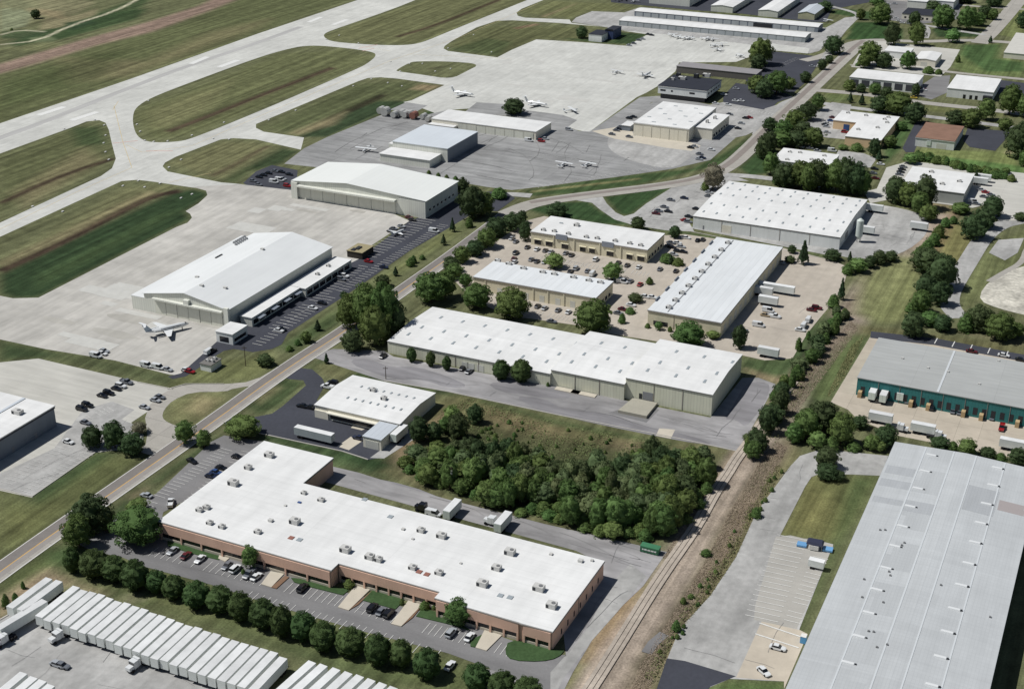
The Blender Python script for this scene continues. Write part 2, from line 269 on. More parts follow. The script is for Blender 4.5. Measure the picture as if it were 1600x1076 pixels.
 ([(1380,225),(1400,205),(1420,170),(1430,195),(1410,230),(1385,255)],(66,92,48),2,.9),([(1430,232),(1560,237),(1580,215),(1590,250),(1600,268),(1430,245)],(112,122,66),3,.9),([(1435,240),(1600,260),(1600,275),(1440,252)],(78,112,54),2,.8),
 ([(1300,330),(1370,395),(1440,400),(1440,380),(1400,395)],(80,84,50),3,.4),
]
for g in GRP: paint(*g)
for b in [([(0,318),(60,290),(120,266),(178,248)],5,(62,50,38),1.6,.95),([(262,206),(330,180),(400,152),(520,106)],6,(70,56,44),2,.95),([(620,58),(680,40),(760,8),(800,-8)],5,(66,52,40),2,.95),
 ([(545,174),(575,160),(600,148)],6,(48,44,30),2,.9),([(0,424),(100,378),(190,330),(240,306),(282,298)],6,(58,46,36),1.2,1),([(0,414),(100,368),(190,322),(240,300)],7,TAN,3,.5),
 ([(330,275),(370,256),(400,238),(420,228)],4,(70,56,44),2,.7),([(690,105),(670,108)],4,(60,56,40),2,.7),([(805,45),(840,38)],6,(120,92,74),2,.7),([(0,70),(60,64),(110,40),(180,18),(225,-6)],3,(186,180,150),1.4,.95),([(0,55),(30,47),(70,50)],2.6,(186,180,150),1.4,.9),([(1335,650),(1440,675),(1600,710)],2,(104,104,70),1,.6),
 ([(1460,510),(1600,538)],4,(120,112,84),2,.6),([(1590,225),(1575,240)],4,(150,130,110),2,.6)]: band(*b)
lum=(gc@np.array([.3,.5,.2]))[:,None]; gc=(lum+(gc-lum)*.86)*1.12
def grid_sheet():
    nx,ny=len(xs),len(ys); me=bpy.data.meshes.new('ground')
    v=np.zeros((nx*ny,3)); v[:,0]=gx; v[:,1]=gy
    i=np.arange((ny-1)*(nx-1)); r_=i//(nx-1); c_=i%(nx-1); a=r_*nx+c_
    f=np.stack([a,a+1,a+nx+1,a+nx],1)
    me.vertices.add(len(v)); me.vertices.foreach_set('co',v.ravel()); me.loops.add(f.size); me.loops.foreach_set('vertex_index',f.ravel().astype(np.int32))
    me.polygons.add(len(f)); me.polygons.foreach_set('loop_start',np.arange(0,f.size,4,dtype=np.int32)); me.polygons.foreach_set('loop_total',np.full(len(f),4,dtype=np.int32)); me.update(); me.validate()
    ca=me.color_attributes.new('ground_colour','FLOAT_COLOR','POINT'); ca.data.foreach_set('color',np.concatenate([gc,np.ones((len(gc),1))],1).ravel().astype(np.float32))
    m=mat('grass_and_soil',(255,255,255),1,[(.012,(1,1,1),0,.08,4),(.16,(1,1,1),0,.26,6),(.3,(30,1,1),Bd,.36,3),(.11,(18,1,1),Bd,.2,3),(1.5,(1,1,1),0,.28,4)],spec=.1)
    t=m.node_tree; rgb=[n for n in t.nodes if n.type=='RGB'][0]; at=t.nodes.new('ShaderNodeAttribute'); at.attribute_name='ground_colour'
    for l in list(rgb.outputs[0].links): t.links.new(at.outputs['Color'],l.to_socket)
    return setp(link('ground',me,m),kind='structure')
grid_sheet()
# ------------------------------------------------------------ pavements
ZL=[0.010]
def flat(name,pl,m,holes=(),z=None,smooth=0,world=False,kind='structure',parent=None):
    if z is None: ZL[0]+=.0015; z=ZL[0]
    if smooth: pl=chaikin(pl,smooth)
    loops=[pl]+[chaikin(h,2) for h in holes]
    L3=[[Vector((*((p) if world else U(*p)),0)) for p in l] for l in loops]
    vs=[v for l in L3 for v in l]; tris=tessellate_polygon(L3)
    fs=[]
    for t in tris:
        a,b,c=[vs[k] for k in t]; cr=(b-a).cross(c-a).z
        if abs(cr)<1e-6: continue
        fs.append(t if cr>0 else t[::-1])
    me=bpy.data.meshes.new(name); me.from_pydata([(v.x,v.y,z) for v in vs],[],fs)
    return setp(link(name,me,m),kind=kind)
def ribbon_pts(pl,width,off=0,sm=2,world=False):
    c=chaikin(list(pl),sm,False) if sm else list(pl)
    if not world: c=UL(c)
    L_=[];Rr=[]
    for i,p in enumerate(c):
        a=c[max(i-1,0)];b=c[min(i+1,len(c)-1)];dx,dy=b[0]-a[0],b[1]-a[1];n=math.hypot(dx,dy) or 1;nx,ny=-dy/n,dx/n
        L_.append((p[0]+nx*(off+width/2),p[1]+ny*(off+width/2)));Rr.append((p[0]+nx*(off-width/2),p[1]+ny*(off-width/2)))
    return L_,Rr
def ribbon(name,pl,width,m,off=0,z=None,sm=2,world=False,kind='structure',thick=0):
    if z is None: ZL[0]+=.0015; z=ZL[0]
    L_,Rr=ribbon_pts(pl,width,off,sm,world); n=len(L_)
    vs=[(x,y,z+thick) for x,y in L_]+[(x,y,z+thick) for x,y in Rr]; fs=[(i,i+n,i+n+1,i+1) for i in range(n-1)]
    if thick:
        vs+=[(x,y,0) for x,y in L_]+[(x,y,0) for x,y in Rr]
        fs+=[(i,i+1,i+1+2*n,i+2*n) for i in range(n-1)]+[(i+n,i+3*n,i+3*n+1,i+n+1) for i in range(n-1)]
    me=bpy.data.meshes.new(name); me.from_pydata(vs,[],fs); return setp(link(name,me,m),kind=kind)
flat('runway_and_taxiways',[(-150,244),(0,193),(200,125),(400,54),(560,0),(700,-50),(960,-50),(850,0),(815,14),(807,20),(809,25),(820,28),(890,31),(893,36),(940,42),(870,36),(800,32),(775,33),(745,43),(705,65),(695,72),(693,76),(700,80),(777,90),(800,78),(838,62),(905,66),(980,72),(1012,54),(970,48),(1070,53),(1190,66),(1196,80),(1150,97),(1061,98),(1055,112),(1029,134),(1010,145),(995,152),(920,207),(900,203),(860,188),(800,180),(760,168),(700,172),(680,177),(643,163),(630,160),(643,157),(695,133),(620,123),(595,121),(575,122),(560,127),(400,194),(400,200),(412,206),(475,215),(470,234),(400,218),(365,216),(345,218),(275,245),(258,254),(254,260),(262,268),(345,285),(368,287),(385,289),(372,300),(300,293),(240,284),(215,281),(190,283),(0,370),(-150,440),(-150,418),(0,348),(158,275),(175,263),(181,248),(175,225),(170,203),(165,192),(155,188),(135,190),(110,200),(0,240),(-150,294)],conc,
 holes=[[(207,182),(212,168),(235,153),(300,128),(400,91),(455,75),(485,71),(520,73),(578,80),(590,86),(575,99),(560,107),(450,155),(400,176),(300,217),(275,222),(235,223),(217,216),(209,202)],
 [(505,57),(508,52),(520,47),(610,16),(650,0),(700,-20),(875,-20),(825,0),(800,10),(700,50),(660,67),(635,71),(600,71),(560,69),(515,65)],
 [(618,110),(640,98),(650,96),(700,96),(752,100),(728,112),(705,124),(660,117),(622,112)]])
flat('north_apron_lane',[(920,207),(1000,152),(1030,150),(1062,157),(1038,158),(1018,160),(955,207)],asph_g)
flat('hangar_apron',[(372,288),(385,289),(455,297),(470,311),(560,310),(640,345),(570,390),(560,420),(480,440),(400,500),(350,520),(345,530),(310,560),(280,586),(265,585),(180,563),(70,545),(0,530),(-120,505),(-120,440),(0,462),(20,466),(60,465),(275,355),(293,348),(300,340),(297,334),(290,330),(310,318),(324,305),(322,298),(300,292)],conc1)
slabm=mat('replaced_slab_concrete',(196,195,189),.9,[mid]); stain=mat('oil_stained_concrete',(168,160,150),.9,[(.2,(1,1,1),0,.12,6)])
sr_=random.Random(12)
for k in range(34):
    cx,cy=sr_.choice([(sr_.uniform(30,260),sr_.uniform(478,540)),(sr_.uniform(330,560),sr_.uniform(318,360)),(sr_.uniform(150,215),sr_.uniform(450,478)),(sr_.uniform(760,1000),sr_.uniform(80,170))])
    x,y=U(cx,cy); a_,b_=sr_.choice((7.6,15.2,22.8)),sr_.choice((3.8,7.6)); P4=[(x+AX[0]*i*a_/2+BX[0]*j*b_/2,y+AX[1]*i*a_/2+BX[1]*j*b_/2) for i,j in ((-1,-1),(1,-1),(1,1),(-1,1))]
    flat('replaced_slab',P4,slabm,world=True,z=.0402+k*.0007)
for k,(cx,cy,a_,b_) in enumerate(((215,500,38,10),(175,520,30,8),(430,345,10,5),(560,330,12,5),(330,505,22,9),(480,330,16,4),(90,500,26,6))):
    x,y=U(cx,cy); P4=[]
    for q in range(12):
        t=q*math.pi/6; r_=sr_.uniform(.6,1.1); u_,v_=math.cos(t)*a_/2*r_,math.sin(t)*b_/2*r_; P4.append((x+AX[0]*u_+BX[0]*v_,y+AX[1]*u_+BX[1]*v_))
    flat('stained_patch',P4,mat('weathered_apron_patch',(176,173,165),.9,[(.05,(1,1,1),0,.14,6),(.3,(9,1,1),Bd,.08,5)]),world=True,smooth=2,z=.0302+k*.0007)
flat('asphalt_apron',[(444,256),(475,232),(512,214),(600,178),(650,183),(700,172),(860,190),(905,205),(950,207),(1000,170),(1040,150),(1115,165),(1165,172),(1180,190),(1172,208),(1150,215),(1110,250),(1050,264),(960,277),(860,290),(800,297),(760,292),(720,285),(660,270),(500,262)],asph_g)
flat('round_apron',[(955,208),(948,222),(953,234),(968,244),(992,253),(1030,262),(1056,262),(1080,246),(1098,232),(1080,226),(1030,215),(985,210)],asph_l,smooth=1)
flat('walkway',[(925,205),(985,195),(990,212),(1078,222),(1095,228),(1080,236),(1040,231),(960,217),(948,213)],sand)
flat('parking_lot',[(380,286),(400,268),(425,258),(465,266),(463,294),(455,297),(385,289)],asph_d)
flat('parking_lot',[(262,588),(283,583),(345,528),(375,500),(470,450),(560,405),(640,345),(665,336),(725,295),(740,300),(745,330),(700,357),(640,392),(560,448),(450,520),(440,538),(425,545),(395,550),(365,545),(350,548),(330,560),(310,575),(290,588),(270,592)],asph_d)
flat('helicopter_pad',[(608,172),(635,160),(668,165),(650,175)],asph_g)
flat('apron_patch',[(725,176),(745,160),(790,163),(820,172),(880,180),(902,188),(885,200),(862,198),(800,182)],asph_g)
flat('south_apron',[(-80,585),(0,566),(60,560),(215,596),(270,608),(235,640),(205,660),(225,680),(205,700),(150,707),(50,777),(0,766),(-80,750)],conc2)
flat('parking_lot',[(-60,760),(0,740),(85,700),(130,640),(175,627),(210,640),(190,655),(215,665),(225,685),(200,702),(150,706),(50,776),(0,764),(-60,775)],asph_l)
flat('slip_road',[(225,640),(262,608),(290,600),(350,600),(395,596),(440,570),(450,575),(420,600),(366,606),(352,612),(300,612),(270,625),(256,640),(253,652),(262,660),(285,668),(310,668),(305,690),(240,712),(215,705),(232,690)],road_l,smooth=1)
flat('driveway',[(340,652),(360,648),(395,652),(425,646),(442,634),(478,602),(474,594),(452,592),(440,588),(462,574),(488,577),(503,590),(508,600),(495,625),(550,650),(650,668),(620,700),(600,714),(575,718),(535,705),(410,678),(358,667)],asph_d,smooth=0)
flat('walkway',[(578,715),(640,670),(655,668),(672,670),(600,716)],asph_l)
flat('walkway',[(538,653),(555,655),(583,665),(565,672),(548,668),(555,662)],sand); flat('walkway',[(527,697),(548,682),(570,686),(545,703)],sand)
flat('yard',[(470,560),(520,545),(600,548),(615,557),(860,602),(1000,630),(1110,652),(1160,590),(1185,590),(1212,600),(1175,668),(1152,705),(1060,685),(880,650),(700,612),(600,595),(530,572),(495,560)],asph_w)
for pl in ([(545,562),(575,560),(610,574),(650,572),(700,588),(735,604),(700,606),(660,592),(620,594),(560,575)],[(800,618),(850,622),(880,640),(950,646),(1000,664),(1080,680),(1120,697),(1060,688),(980,672),(900,655),(840,640)],[(1165,598),(1190,596),(1205,602),(1195,630),(1180,650),(1165,668),(1150,655),(1130,655),(1148,630)],[(760,598),(800,596),(840,606),(870,606),(900,622),(850,622),(820,616),(780,612)]): flat('yard_patch',pl,mat('dark_worn_asphalt',(136,134,136),.95,[(.06,(2,1,1),A,.3,6),(.25,(6,1,1),A,.18,6)]),smooth=1)
for pl in ([(560,742),(640,758),(700,782),(740,796),(690,786),(660,778),(610,768),(590,760)],[(840,822),(880,826),(930,842),(1000,858),(985,872),(960,880),(930,866),(900,850)],[(960,880),(1000,890),(985,920),(950,960),(930,985),(905,1010),(912,980),(935,940)]): flat('yard_patch',pl,mat('dark_worn_asphalt',(136,134,136)),smooth=1)
flat('yard_patch',[(1025,680),(1030,669),(1055,671),(1048,685)],sand)
flat('yard_patch',[(950,645),(1000,630),(1030,640),(1010,660)],asph_m)
flat('rear_yard',[(480,745),(517,728),(560,738),(620,757),(700,780),(800,805),(850,818),(1000,852),(1042,862),(1005,915),(960,958),(925,1000),(895,1050),(870,1100),(800,1100),(760,1045),(830,1050),(862,1040),(885,1030),(880,985),(940,880),(900,860)],asph_w)
flat('access_road',[(760,1060),(800,1045),(850,1040),(885,1024),(915,985),(960,905),(985,880),(1010,900),(965,955),(925,1000),(880,1060),(860,1100),(760,1090)],asph_l)
flat('parking_lot',[(118,848),(140,828),(170,812),(200,798),(245,770),(330,690),(350,680),(425,692),(330,760),(255,800),(248,835),(345,862),(415,886),(540,925),(700,965),(800,1000),(862,1025),(885,1022),(860,1050),(860,1085),(760,1042),(700,1020),(560,984),(420,943),(330,913),(230,886),(185,868),(150,864)],asph_m)
flat('trailer_yard',[(-80,1010),(0,968),(35,948),(55,950),(120,975),(450,1085),(700,1160),(-80,1160)],asph_l)
flat('business_park_paving',[(700,428),(740,400),(790,368),(822,345),(850,338),(1040,368),(1070,366),(1110,372),(1225,388),(1300,407),(1320,415),(1324,425),(1318,445),(1300,475),(1285,492),(1262,520),(1238,560),(1195,563),(1150,553),(1110,548),(1050,537),(955,522),(900,508),(830,498),(800,495),(740,470)],tan)
flat('entrance_road',[(900,313),(925,317),(938,328),(960,343),(990,352),(1040,360),(1085,362),(1075,345),(1143,283),(1170,283),(1125,268),(1055,290),(1010,318),(990,334),(975,338),(962,332),(948,318),(942,308),(920,305)],asph_l)
flat('loading_yard',[(1300,395),(1345,325),(1375,320),(1410,326),(1440,335),(1450,342),(1452,355),(1443,372),(1420,390),(1390,402),(1345,405),(1320,402)],asph_l,smooth=1)
flat('yard_strip',[(1081,357),(1085,349),(1315,390),(1310,402)],asph_l)
flat('east_lane',[(1235,728),(1250,712),(1275,704),(1300,703),(1388,712),(1376,743),(1330,741),(1280,740),(1268,745),(1258,760),(1218,838),(1270,842),(1302,850),(1250,980),(1232,1045),(1225,1064),(1140,1060),(1105,1075),(1085,1100),(1020,1100),(1040,1035),(1062,982),(1110,930),(1150,870),(1182,800)],asph_l)
flat('asphalt_patch',[(1042,1028),(1070,1032),(1150,1056),(1110,1072),(1085,1100),(1018,1100)],asph_d)
flat('walkway',[(1190,970),(1250,984),(1262,990),(1225,1076),(1225,1064),(1150,1058)],mat('pale_tan_concrete',(192,182,166),.9,[(.05,(1,1,1),0,.1,5),mid]))
flat('parking_bay_paving',[(1212,838),(1235,836),(1302,852),(1245,982),(1178,968),(1180,945)],mat('pale_worn_paving',(172,169,162),.95,[(.06,(1,1,1),0,.1,5),(.4,(8,1,1),A,.08,4)]))
flat('dock_yard',[(1310,608),(1362,522),(1378,528),(1460,536),(1700,580),(1700,745),(1600,718),(1450,690),(1400,680),(1340,655),(1325,640),(1298,628)],mat('dock_concrete',(186,176,160),.9,[(.05,(1,1,1),0,.1,5),mid],[(A,8,8,.08,.3)]))
ribbon('parking_strip',[(1360,525),(1460,536),(1600,562),(1680,577)],7,asph_d,off=1.5,sm=0)
ribbon('path',[(1640,335),(1590,345),(1560,352),(1535,372),(1515,405),(1493,440),(1482,462),(1484,480),(1500,497)],9,asph_l)
flat('gravel_lot',[(1530,470),(1535,450),(1560,430),(1600,415),(1640,410),(1640,500),(1600,492),(1560,482)],gravel,smooth=1)
ribbon('path',[(1640,360),(1605,385),(1598,410),(1570,425),(1545,440)],3,road_l)
flat('lot',[(1545,395),(1560,375),(1600,372),(1590,395),(1570,407)],asph_l)
flat('t_hangar_apron',[(893,35),(900,28),(925,18),(975,20),(1000,12),(1290,44),(1320,28),(1342,26),(1335,34),(1310,50),(1300,62),(1280,80),(1265,84),(1190,72),(1070,57),(970,47),(935,41)],asph_l)
flat('t_hangar_strip',[(1190,66),(1265,76),(1262,84),(1195,78)],conc)
flat('hangar_lot',[(940,-60),(1400,-60),(1380,0),(1300,15),(1290,35),(1270,35),(1160,22),(1080,16),(955,4)],asph_d)
flat('terminal_lot',[(1195,82),(1205,80),(1290,90),(1275,105),(1260,128),(1240,145),(1205,142),(1170,140),(1160,110),(1190,100)],asph_d)
flat('terminal_lot',[(1130,150),(1150,130),(1215,140),(1240,152),(1215,160),(1200,175),(1130,160)],asph_d)
flat('terminal_lane',[(1105,165),(1130,160),(1200,173),(1220,160),(1240,152),(1250,150),(1235,168),(1205,182),(1190,200),(1165,212),(1145,216),(1130,205)],asph_l)
flat('cross_lane',[(1195,170),(1260,150),(1232,170),(1185,215),(1175,210)],asph_l)
flat('north_lot',[(1255,185),(1300,160),(1330,164),(1320,218),(1290,215),(1265,210)],asph_l)
flat('north_lot',[(1300,255),(1310,235),(1350,240),(1370,248),(1360,262),(1340,262)],asph_l)
flat('north_lot',[(1440,133),(1460,120),(1485,118),(1480,145),(1455,156),(1435,150)],asph_m)
flat('north_lot',[(1560,125),(1600,130),(1620,150),(1560,148)],asph_d)
flat('north_lot',[(1410,232),(1430,192),(1445,190),(1440,210),(1428,238),(1415,238)],asph_d)
flat('north_lot',[(1505,220),(1512,200),(1570,205),(1580,208),(1555,236),(1515,230)],asph_d)
flat('north_lot',[(1370,295),(1385,262),(1420,252),(1640,275),(1640,345),(1560,345),(1540,320),(1520,325),(1400,310),(1360,318),(1350,300)],conc2)
flat('north_lot',[(1340,88),(1360,62),(1420,70),(1500,78),(1485,105),(1470,120),(1330,105)],conc2)
flat('north_lot',[(1380,-10),(1500,0),(1500,30),(1440,38),(1390,32),(1375,10)],asph_m)
ribbon('road',[(1640,185),(1560,173),(1480,165),(1420,158),(1350,147),(1300,143),(1262,140)],9,road_l)
ribbon('road',[(1640,208),(1560,196),(1440,181),(1340,170),(1275,160)],7,asph_l)
ribbon('road',[(1640,128),(1500,115),(1440,107),(1345,102),(1330,103)],6,road_l)
ribbon('road',[(1255,95),(1280,90),(1310,78),(1335,66),(1370,62),(1440,66),(1520,62),(1640,72)],9,road_l)
ribbon('road',[(1530,68),(1550,50),(1575,22),(1600,-8),(1630,-50)],13,road_l)
ribbon('road',[(1280,105),(1310,55),(1335,30),(1345,22),(1290,8)],5,asph_l)
ribbon('road',[(1445,60),(1450,45),(1435,38),(1480,46),(1540,55)],6,asph_l)
ribbon('road',[(1330,-5),(1430,3),(1520,10),(1600,15)],6,road_l)
ribbon('road',[(1130,273),(1180,276),(1230,283),(1300,292)],7,asph_l)
ribbon('road',[(738,318),(760,307),(790,303),(830,306)],7,asph_l)
flat('driveway',[(740,300),(790,300),(805,310),(778,330),(748,330)],asph_d)
MAIN=[(-160,1010),(0,891),(158,780),(308,676),(440,580),(540,516),(620,459),(700,403),(755,362),(790,335),(830,318),(880,310),(950,301),(1040,290),(1100,279),(1140,260),(1170,233),(1200,202),(1245,160),(1290,118),(1335,76),(1352,64)]
ribbon('road',MAIN[:12],8.8,road_l,sm=2,off=-.3)
ribbon('road',MAIN[9:],11,road_l,sm=2)
ribbon('road_lane',MAIN[:10],4.0,road_d,off=1.75,sm=2)
ribbon('road_lane',MAIN[:10],2.4,mat('road_lane_grey',(150,145,140),.95,[mid,fine]),off=-1.6,sm=2)
ribbon('road_lane',MAIN[10:],4.0,mat('road_lane_old',(140,132,126),.95,[mid,fine]),off=1.5,sm=2)
ribbon('road_line',MAIN[:8],.35,mat('road_yellow_paint',(206,166,96),.8,[mid]),off=-.35,sm=2)
ribbon('road_edge_line',MAIN[:10],.25,wmark,off=3.85,sm=2)
ribbon('road_edge_line',MAIN[:10],.3,wmark,off=-4.4,sm=2)
for pl in ([(262,608),(290,600),(350,600)],[(358,667),(410,678),(535,705),(575,718)],[(700,612),(880,650),(1060,685),(1152,705)],[(600,595),(700,612)],[(0,968),(-60,1000)],[(0,764),(50,776),(150,706)],[(215,597),(270,608)],[(1080,362),(1300,407)],[(0,640),(35,650)]):
    ribbon('kerb',pl,.35,kerbm,sm=0,thick=.12)
ribbon('kerb',[(0,968),(35,948),(60,955)],.5,kerbm,sm=0,thick=.12)
# runway wear and markings
ribbon('runway_wear',[(-100,256),(0,215),(60,194),(180,146),(290,104),(400,68),(470,42)],6,rubber,sm=1,z=.02)
MK=MB()
def mark(p0,p1,width,z=.55,mb=MK):
    a=U(*p0);b=U(*p1);dx,dy=b[0]-a[0],b[1]-a[1];n=math.hypot(dx,dy);nx,ny=-dy/n*width/2,dx/n*width/2
    mb.add([(a[0]+nx,a[1]+ny,z),(a[0]-nx,a[1]-ny,z),(b[0]-nx,b[1]-ny,z),(b[0]+nx,b[1]+ny,z)],[(0,1,2,3)])
ZM=ZL[0]+.006
RW=MB()
for a,b in (((60,180),(100,167)),((112,188),(152,175)),((298,100),(324,89)),((342,105),(372,94)),((482,35),(502,27)),((520,39),(542,31))):
    mark(a,b,4.6 if a[0]<400 else 4.0,.026,RW)
RW.build('runway_markings',mat('runway_white_paint',(224,224,220),.7,[(1.2,(1,1,1),0,.06,3)]))['kind']='structure'
def stalls(p0,p1,n,length,side=1,wd=.13,head=False):
    wd*=.62
    a=U(*p0);b=U(*p1);dx,dy=b[0]-a[0],b[1]-a[1];L_=math.hypot(dx,dy);ux,uy=dx/L_,dy/L_;nx,ny=-uy*side,ux*side
    for k in range(n+1):
        x=a[0]+dx*k/n; y=a[1]+dy*k/n
        if rnd.random()<.06: continue
        MK.add([(x-ux*wd,y-uy*wd,ZM),(x+ux*wd,y+uy*wd,ZM),(x+ux*wd+nx*length,y+uy*wd+ny*length,ZM),(x-ux*wd+nx*length,y-uy*wd+ny*length,ZM)],[(0,1,2,3)])
    if head: MK.add([(a[0],a[1],ZM+.004),(a[0]+nx*.2,a[1]+ny*.2,ZM+.004),(b[0]+nx*.2,b[1]+ny*.2,ZM+.004),(b[0],b[1],ZM+.004)],[(0,1,2,3)])
stalls((232,868),(405,915),18,5.2,1); stalls((443,925),(522,947),8,5.2,1); stalls((554,957),(610,973),5,5.2,1); stalls((650,986),(735,1010),9,5.2,1); stalls((772,1020),(800,1028),3,5,1)
stalls((395,924),(700,1019),30,4.4,-1)
stalls((215,790),(345,700),22,5,-1); stalls((300,790),(395,708),18,4.5,1)
stalls((20,757),(110,698),13,5,1); stalls((40,775),(145,712),15,5,1); stalls((145,655),(185,640),6,5,1)
stalls((410,540),(700,353),58,5,1,.16); stalls((420,512),(560,415),26,5,-1,.16); stalls((575,400),(672,340),18,5,1,.18); stalls((575,400),(672,340),18,5,-1,.18)
stalls((1238,840),(1190,966),17,4.8,1,.20); stalls((1238,840),(1190,966),17,4.8,-1,.20); stalls((1299,862),(1250,974),17,4.6,-1,.20)
mark((1186,973),(1252,995),.5,ZM); mark((1180,990),(1248,1012),.5,ZM)
stalls((1130,170),(1205,180),14,5,1,.2); stalls((1460,537),(1600,563),5,6,1,.3); stalls((1222,105),(1250,92),8,5,1,.15)
stalls((835,295),(1050,262),30,5,1,.12)
stalls((830,405),(1010,432),30,5,1,.12); stalls((860,430),(950,445),14,5,1,.12); stalls((820,490),(900,505),14,5,1,.1)
MK.build('parking_markings',wmark)['kind']='structure'
YM=MB()
for a,b in (((178,165),(192,222)),((192,222),(206,262)),((196,226),(222,238)),((185,158),(176,172)),((222,238),(300,228)),((300,228),(400,184)),((206,262),(120,300)),((120,300),(0,358)),((400,184),(560,116)),((560,116),(610,95)),((610,95),(640,85)),((610,80),(560,72)),((640,85),(720,58)),((720,58),(840,6)),((265,285),(330,270)),((640,85),(800,92))): mark(a,b,.3,.024,YM)
YM.build('taxiway_lines',ymark)['kind']='structure'
RM=MB()
for a,b in (((176,224),(215,220)),((228,236),(270,236)),((560,76),(590,70)),((566,80),(585,76))): mark(a,b,.8,.028,RM)
RM.build('hold_lines',rmark)['kind']='structure'
CR=MB(); cr=random.Random(3)
def cracks(poly,n,ln,wd=.12,ang=None):
    P_=UL(poly); x0=min(p[0] for p in P_);x1=max(p[0] for p in P_);y0=min(p[1] for p in P_);y1=max(p[1] for p in P_); k=0
    def ins(x,y):
        c=False
        for i in range(len(P_)):
            (ax,ay),(bx,by)=P_[i],P_[(i+1)%len(P_)]
            if (ay>y)!=(by>y) and x<(bx-ax)*(y-ay)/(by-ay)+ax: c=not c
        return c
    while k<n:
        x,y=cr.uniform(x0,x1),cr.uniform(y0,y1)
        if not ins(x,y): continue
        k+=1; a=cr.choice((A,Bd)) if ang is None else ang; a+=cr.uniform(-.25,.25)
        for q in range(cr.randint(2,6)):
            L_=ln*cr.uniform(.3,1); x2,y2=x+math.cos(a)*L_,y+math.sin(a)*L_
            if not ins(x2,y2): break
            w_=wd*cr.uniform(.4,.9); nx,ny=-math.sin(a)*w_,math.cos(a)*w_
            CR.add([(x-nx,y-ny,ZM-.002),(x2-nx,y2-ny,ZM-.002),(x2+nx,y2+ny,ZM-.002),(x+nx,y+ny,ZM-.002)],[(0,1,2,3)]); x,y=x2,y2; a+=cr.uniform(-.35,.35)
cracks([(470,262),(610,182),(700,200),(860,215),(950,230),(1040,262),(860,288),(720,280)],40,18,.16)
cracks([(530,560),(1000,640),(1140,660),(1180,600),(1200,605),(1150,700),(880,645),(600,590)],20,9,.08)
cracks([(530,740),(1000,856),(1035,868),(960,950),(900,1040),(880,1030),(935,900),(940,865),(600,765)],18,8,.08)
cracks([(240,852),(860,1030),(860,1060),(560,975),(200,868)],12,7,.06)
cracks([(1190,730),(1280,712),(1370,715),(1260,745),(1210,840),(1230,960),(1220,1050),(1060,1025),(1070,985)],9,7,.05)
cracks([(0,980),(60,985),(440,1080),(0,1076)],8,10,.06)
cracks([(0,770),(120,690),(200,640),(210,700),(150,704),(50,770)],10,7,.06)
cracks([(740,420),(1000,380),(1300,420),(1240,550),(900,500)],26,7,.06)
cracks([(960,350),(1080,300),(1120,280),(1060,350)],18,8,.1); cracks([(1340,340),(1440,345),(1420,385),(1350,400)],14,8,.1)
CR.build('crack_sealing',mat('crack_sealer',(136,135,134),.9))['kind']='structure'
# parking islands in front of the brick building: lawns and walks (real 0.12 m steps)
lawn=mat('lawn_grass',(66,88,56),1,[(.2,(1,1,1),0,.15,5),(1.4,(1,1,1),0,.2,4)],spec=.1); mulch=mat('bark_mulch',(130,104,84),1,[mid,fine])
def pad(name,pl,m,h=.12,smooth=0):
    if smooth: pl=chaikin(pl,smooth)
    o=MB().prism(UL(pl),.0,h+.45*0).build(name,m); return setp(o,kind='structure')
pad('lawn',[(262,843),(305,858),(347,870),(342,875),(300,865),(262,853)],lawn,.9*.3)
pad('lawn',[(455,903),(480,906),(545,922),(536,930),(488,918),(460,910)],lawn,.3)
pad('lawn',[(582,921),(632,937),(618,952),(566,938)],lawn,.3)
pad('lawn',[(660,950),(700,962),(735,985),(700,975),(650,963)],lawn,.3)
pad('lawn',[(795,1000),(830,1005),(864,1016),(884,1014),(872,1028),(845,1034),(800,1032),(788,1020)],lawn,.3,1)
pad('lawn',[(735,1000),(753,992),(745,1012),(735,1010)],lawn,.3)
for pl in ([(423,893),(444,897),(424,918),(408,913)],[(558,912),(582,918),(545,954),(528,949)],[(640,936),(660,945),(627,979),(611,975)],[(346,860),(364,868),(352,878),(341,873)],[(757,985),(785,992),(760,1017),(743,1012)]): pad('walkway',pl,sand,.33)
for pl in ([(445,900),(452,902),(432,920),(424,918)],[(584,921),(560,945),(546,953)],[(660,946),(645,965),(628,978)]): pad('flower_bed',pl if len(pl)>2 else pl,mulch,.31)
lawn2=lawn
# ------------------------------------------------------------ buildings
white_roof=mat('white_membrane_roof',(226,226,224),.7,[(.04,(1,1,1),0,.05,5),(.25,(9,1,1),Bd,.06,6),(.12,(1,1,1),0,.05,6),(.5,(1,14,1),Bd,.03,3)],[(A,30,3.2,.09,.07)])
white_rib=mat('white_ribbed_roof',(223,226,227),.5,[(.03,(1,1,1),0,.04,4),(.4,(1,8,1),A,.05,4)],[(A,3.0,80,.09,.14)])
cool_roof=mat('off_white_hangar_roof',(229,231,230),.5,[(.03,(1,1,1),0,.05,5),(.3,(9,1,1),Bd,.03,4)],[(Bd,60,2.6,.06,.03)])
grey_roof=mat('grey_membrane_roof',(170,172,170),.9,[(.03,(1,1,1),0,.05,4),(.4,(6,1,1),A,.07,5)],[(A,30,3,.08,.15)])
metal_roof=mat('grey_ribbed_metal_roof',(190,193,194),.5,[(.02,(1,1,1),0,.05,4),(.3,(1,10,1),A,.05,4),(.3,(12,1,1),A,.04,4),(.07,(1,1,1),0,.04,6)],[(A,.95,1.55,.08,.07),(A,9.5,60,.2,-.05)])
light_roof=mat('light_metal_roof',(198,204,210),.5,[(.03,(1,1,1),0,.05,4)],[(A,2,60,.1,.15)])
dark_roof=mat('dark_bitumen_roof',(48,51,60),.9,[(.1,(1,1,1),0,.12,5)])
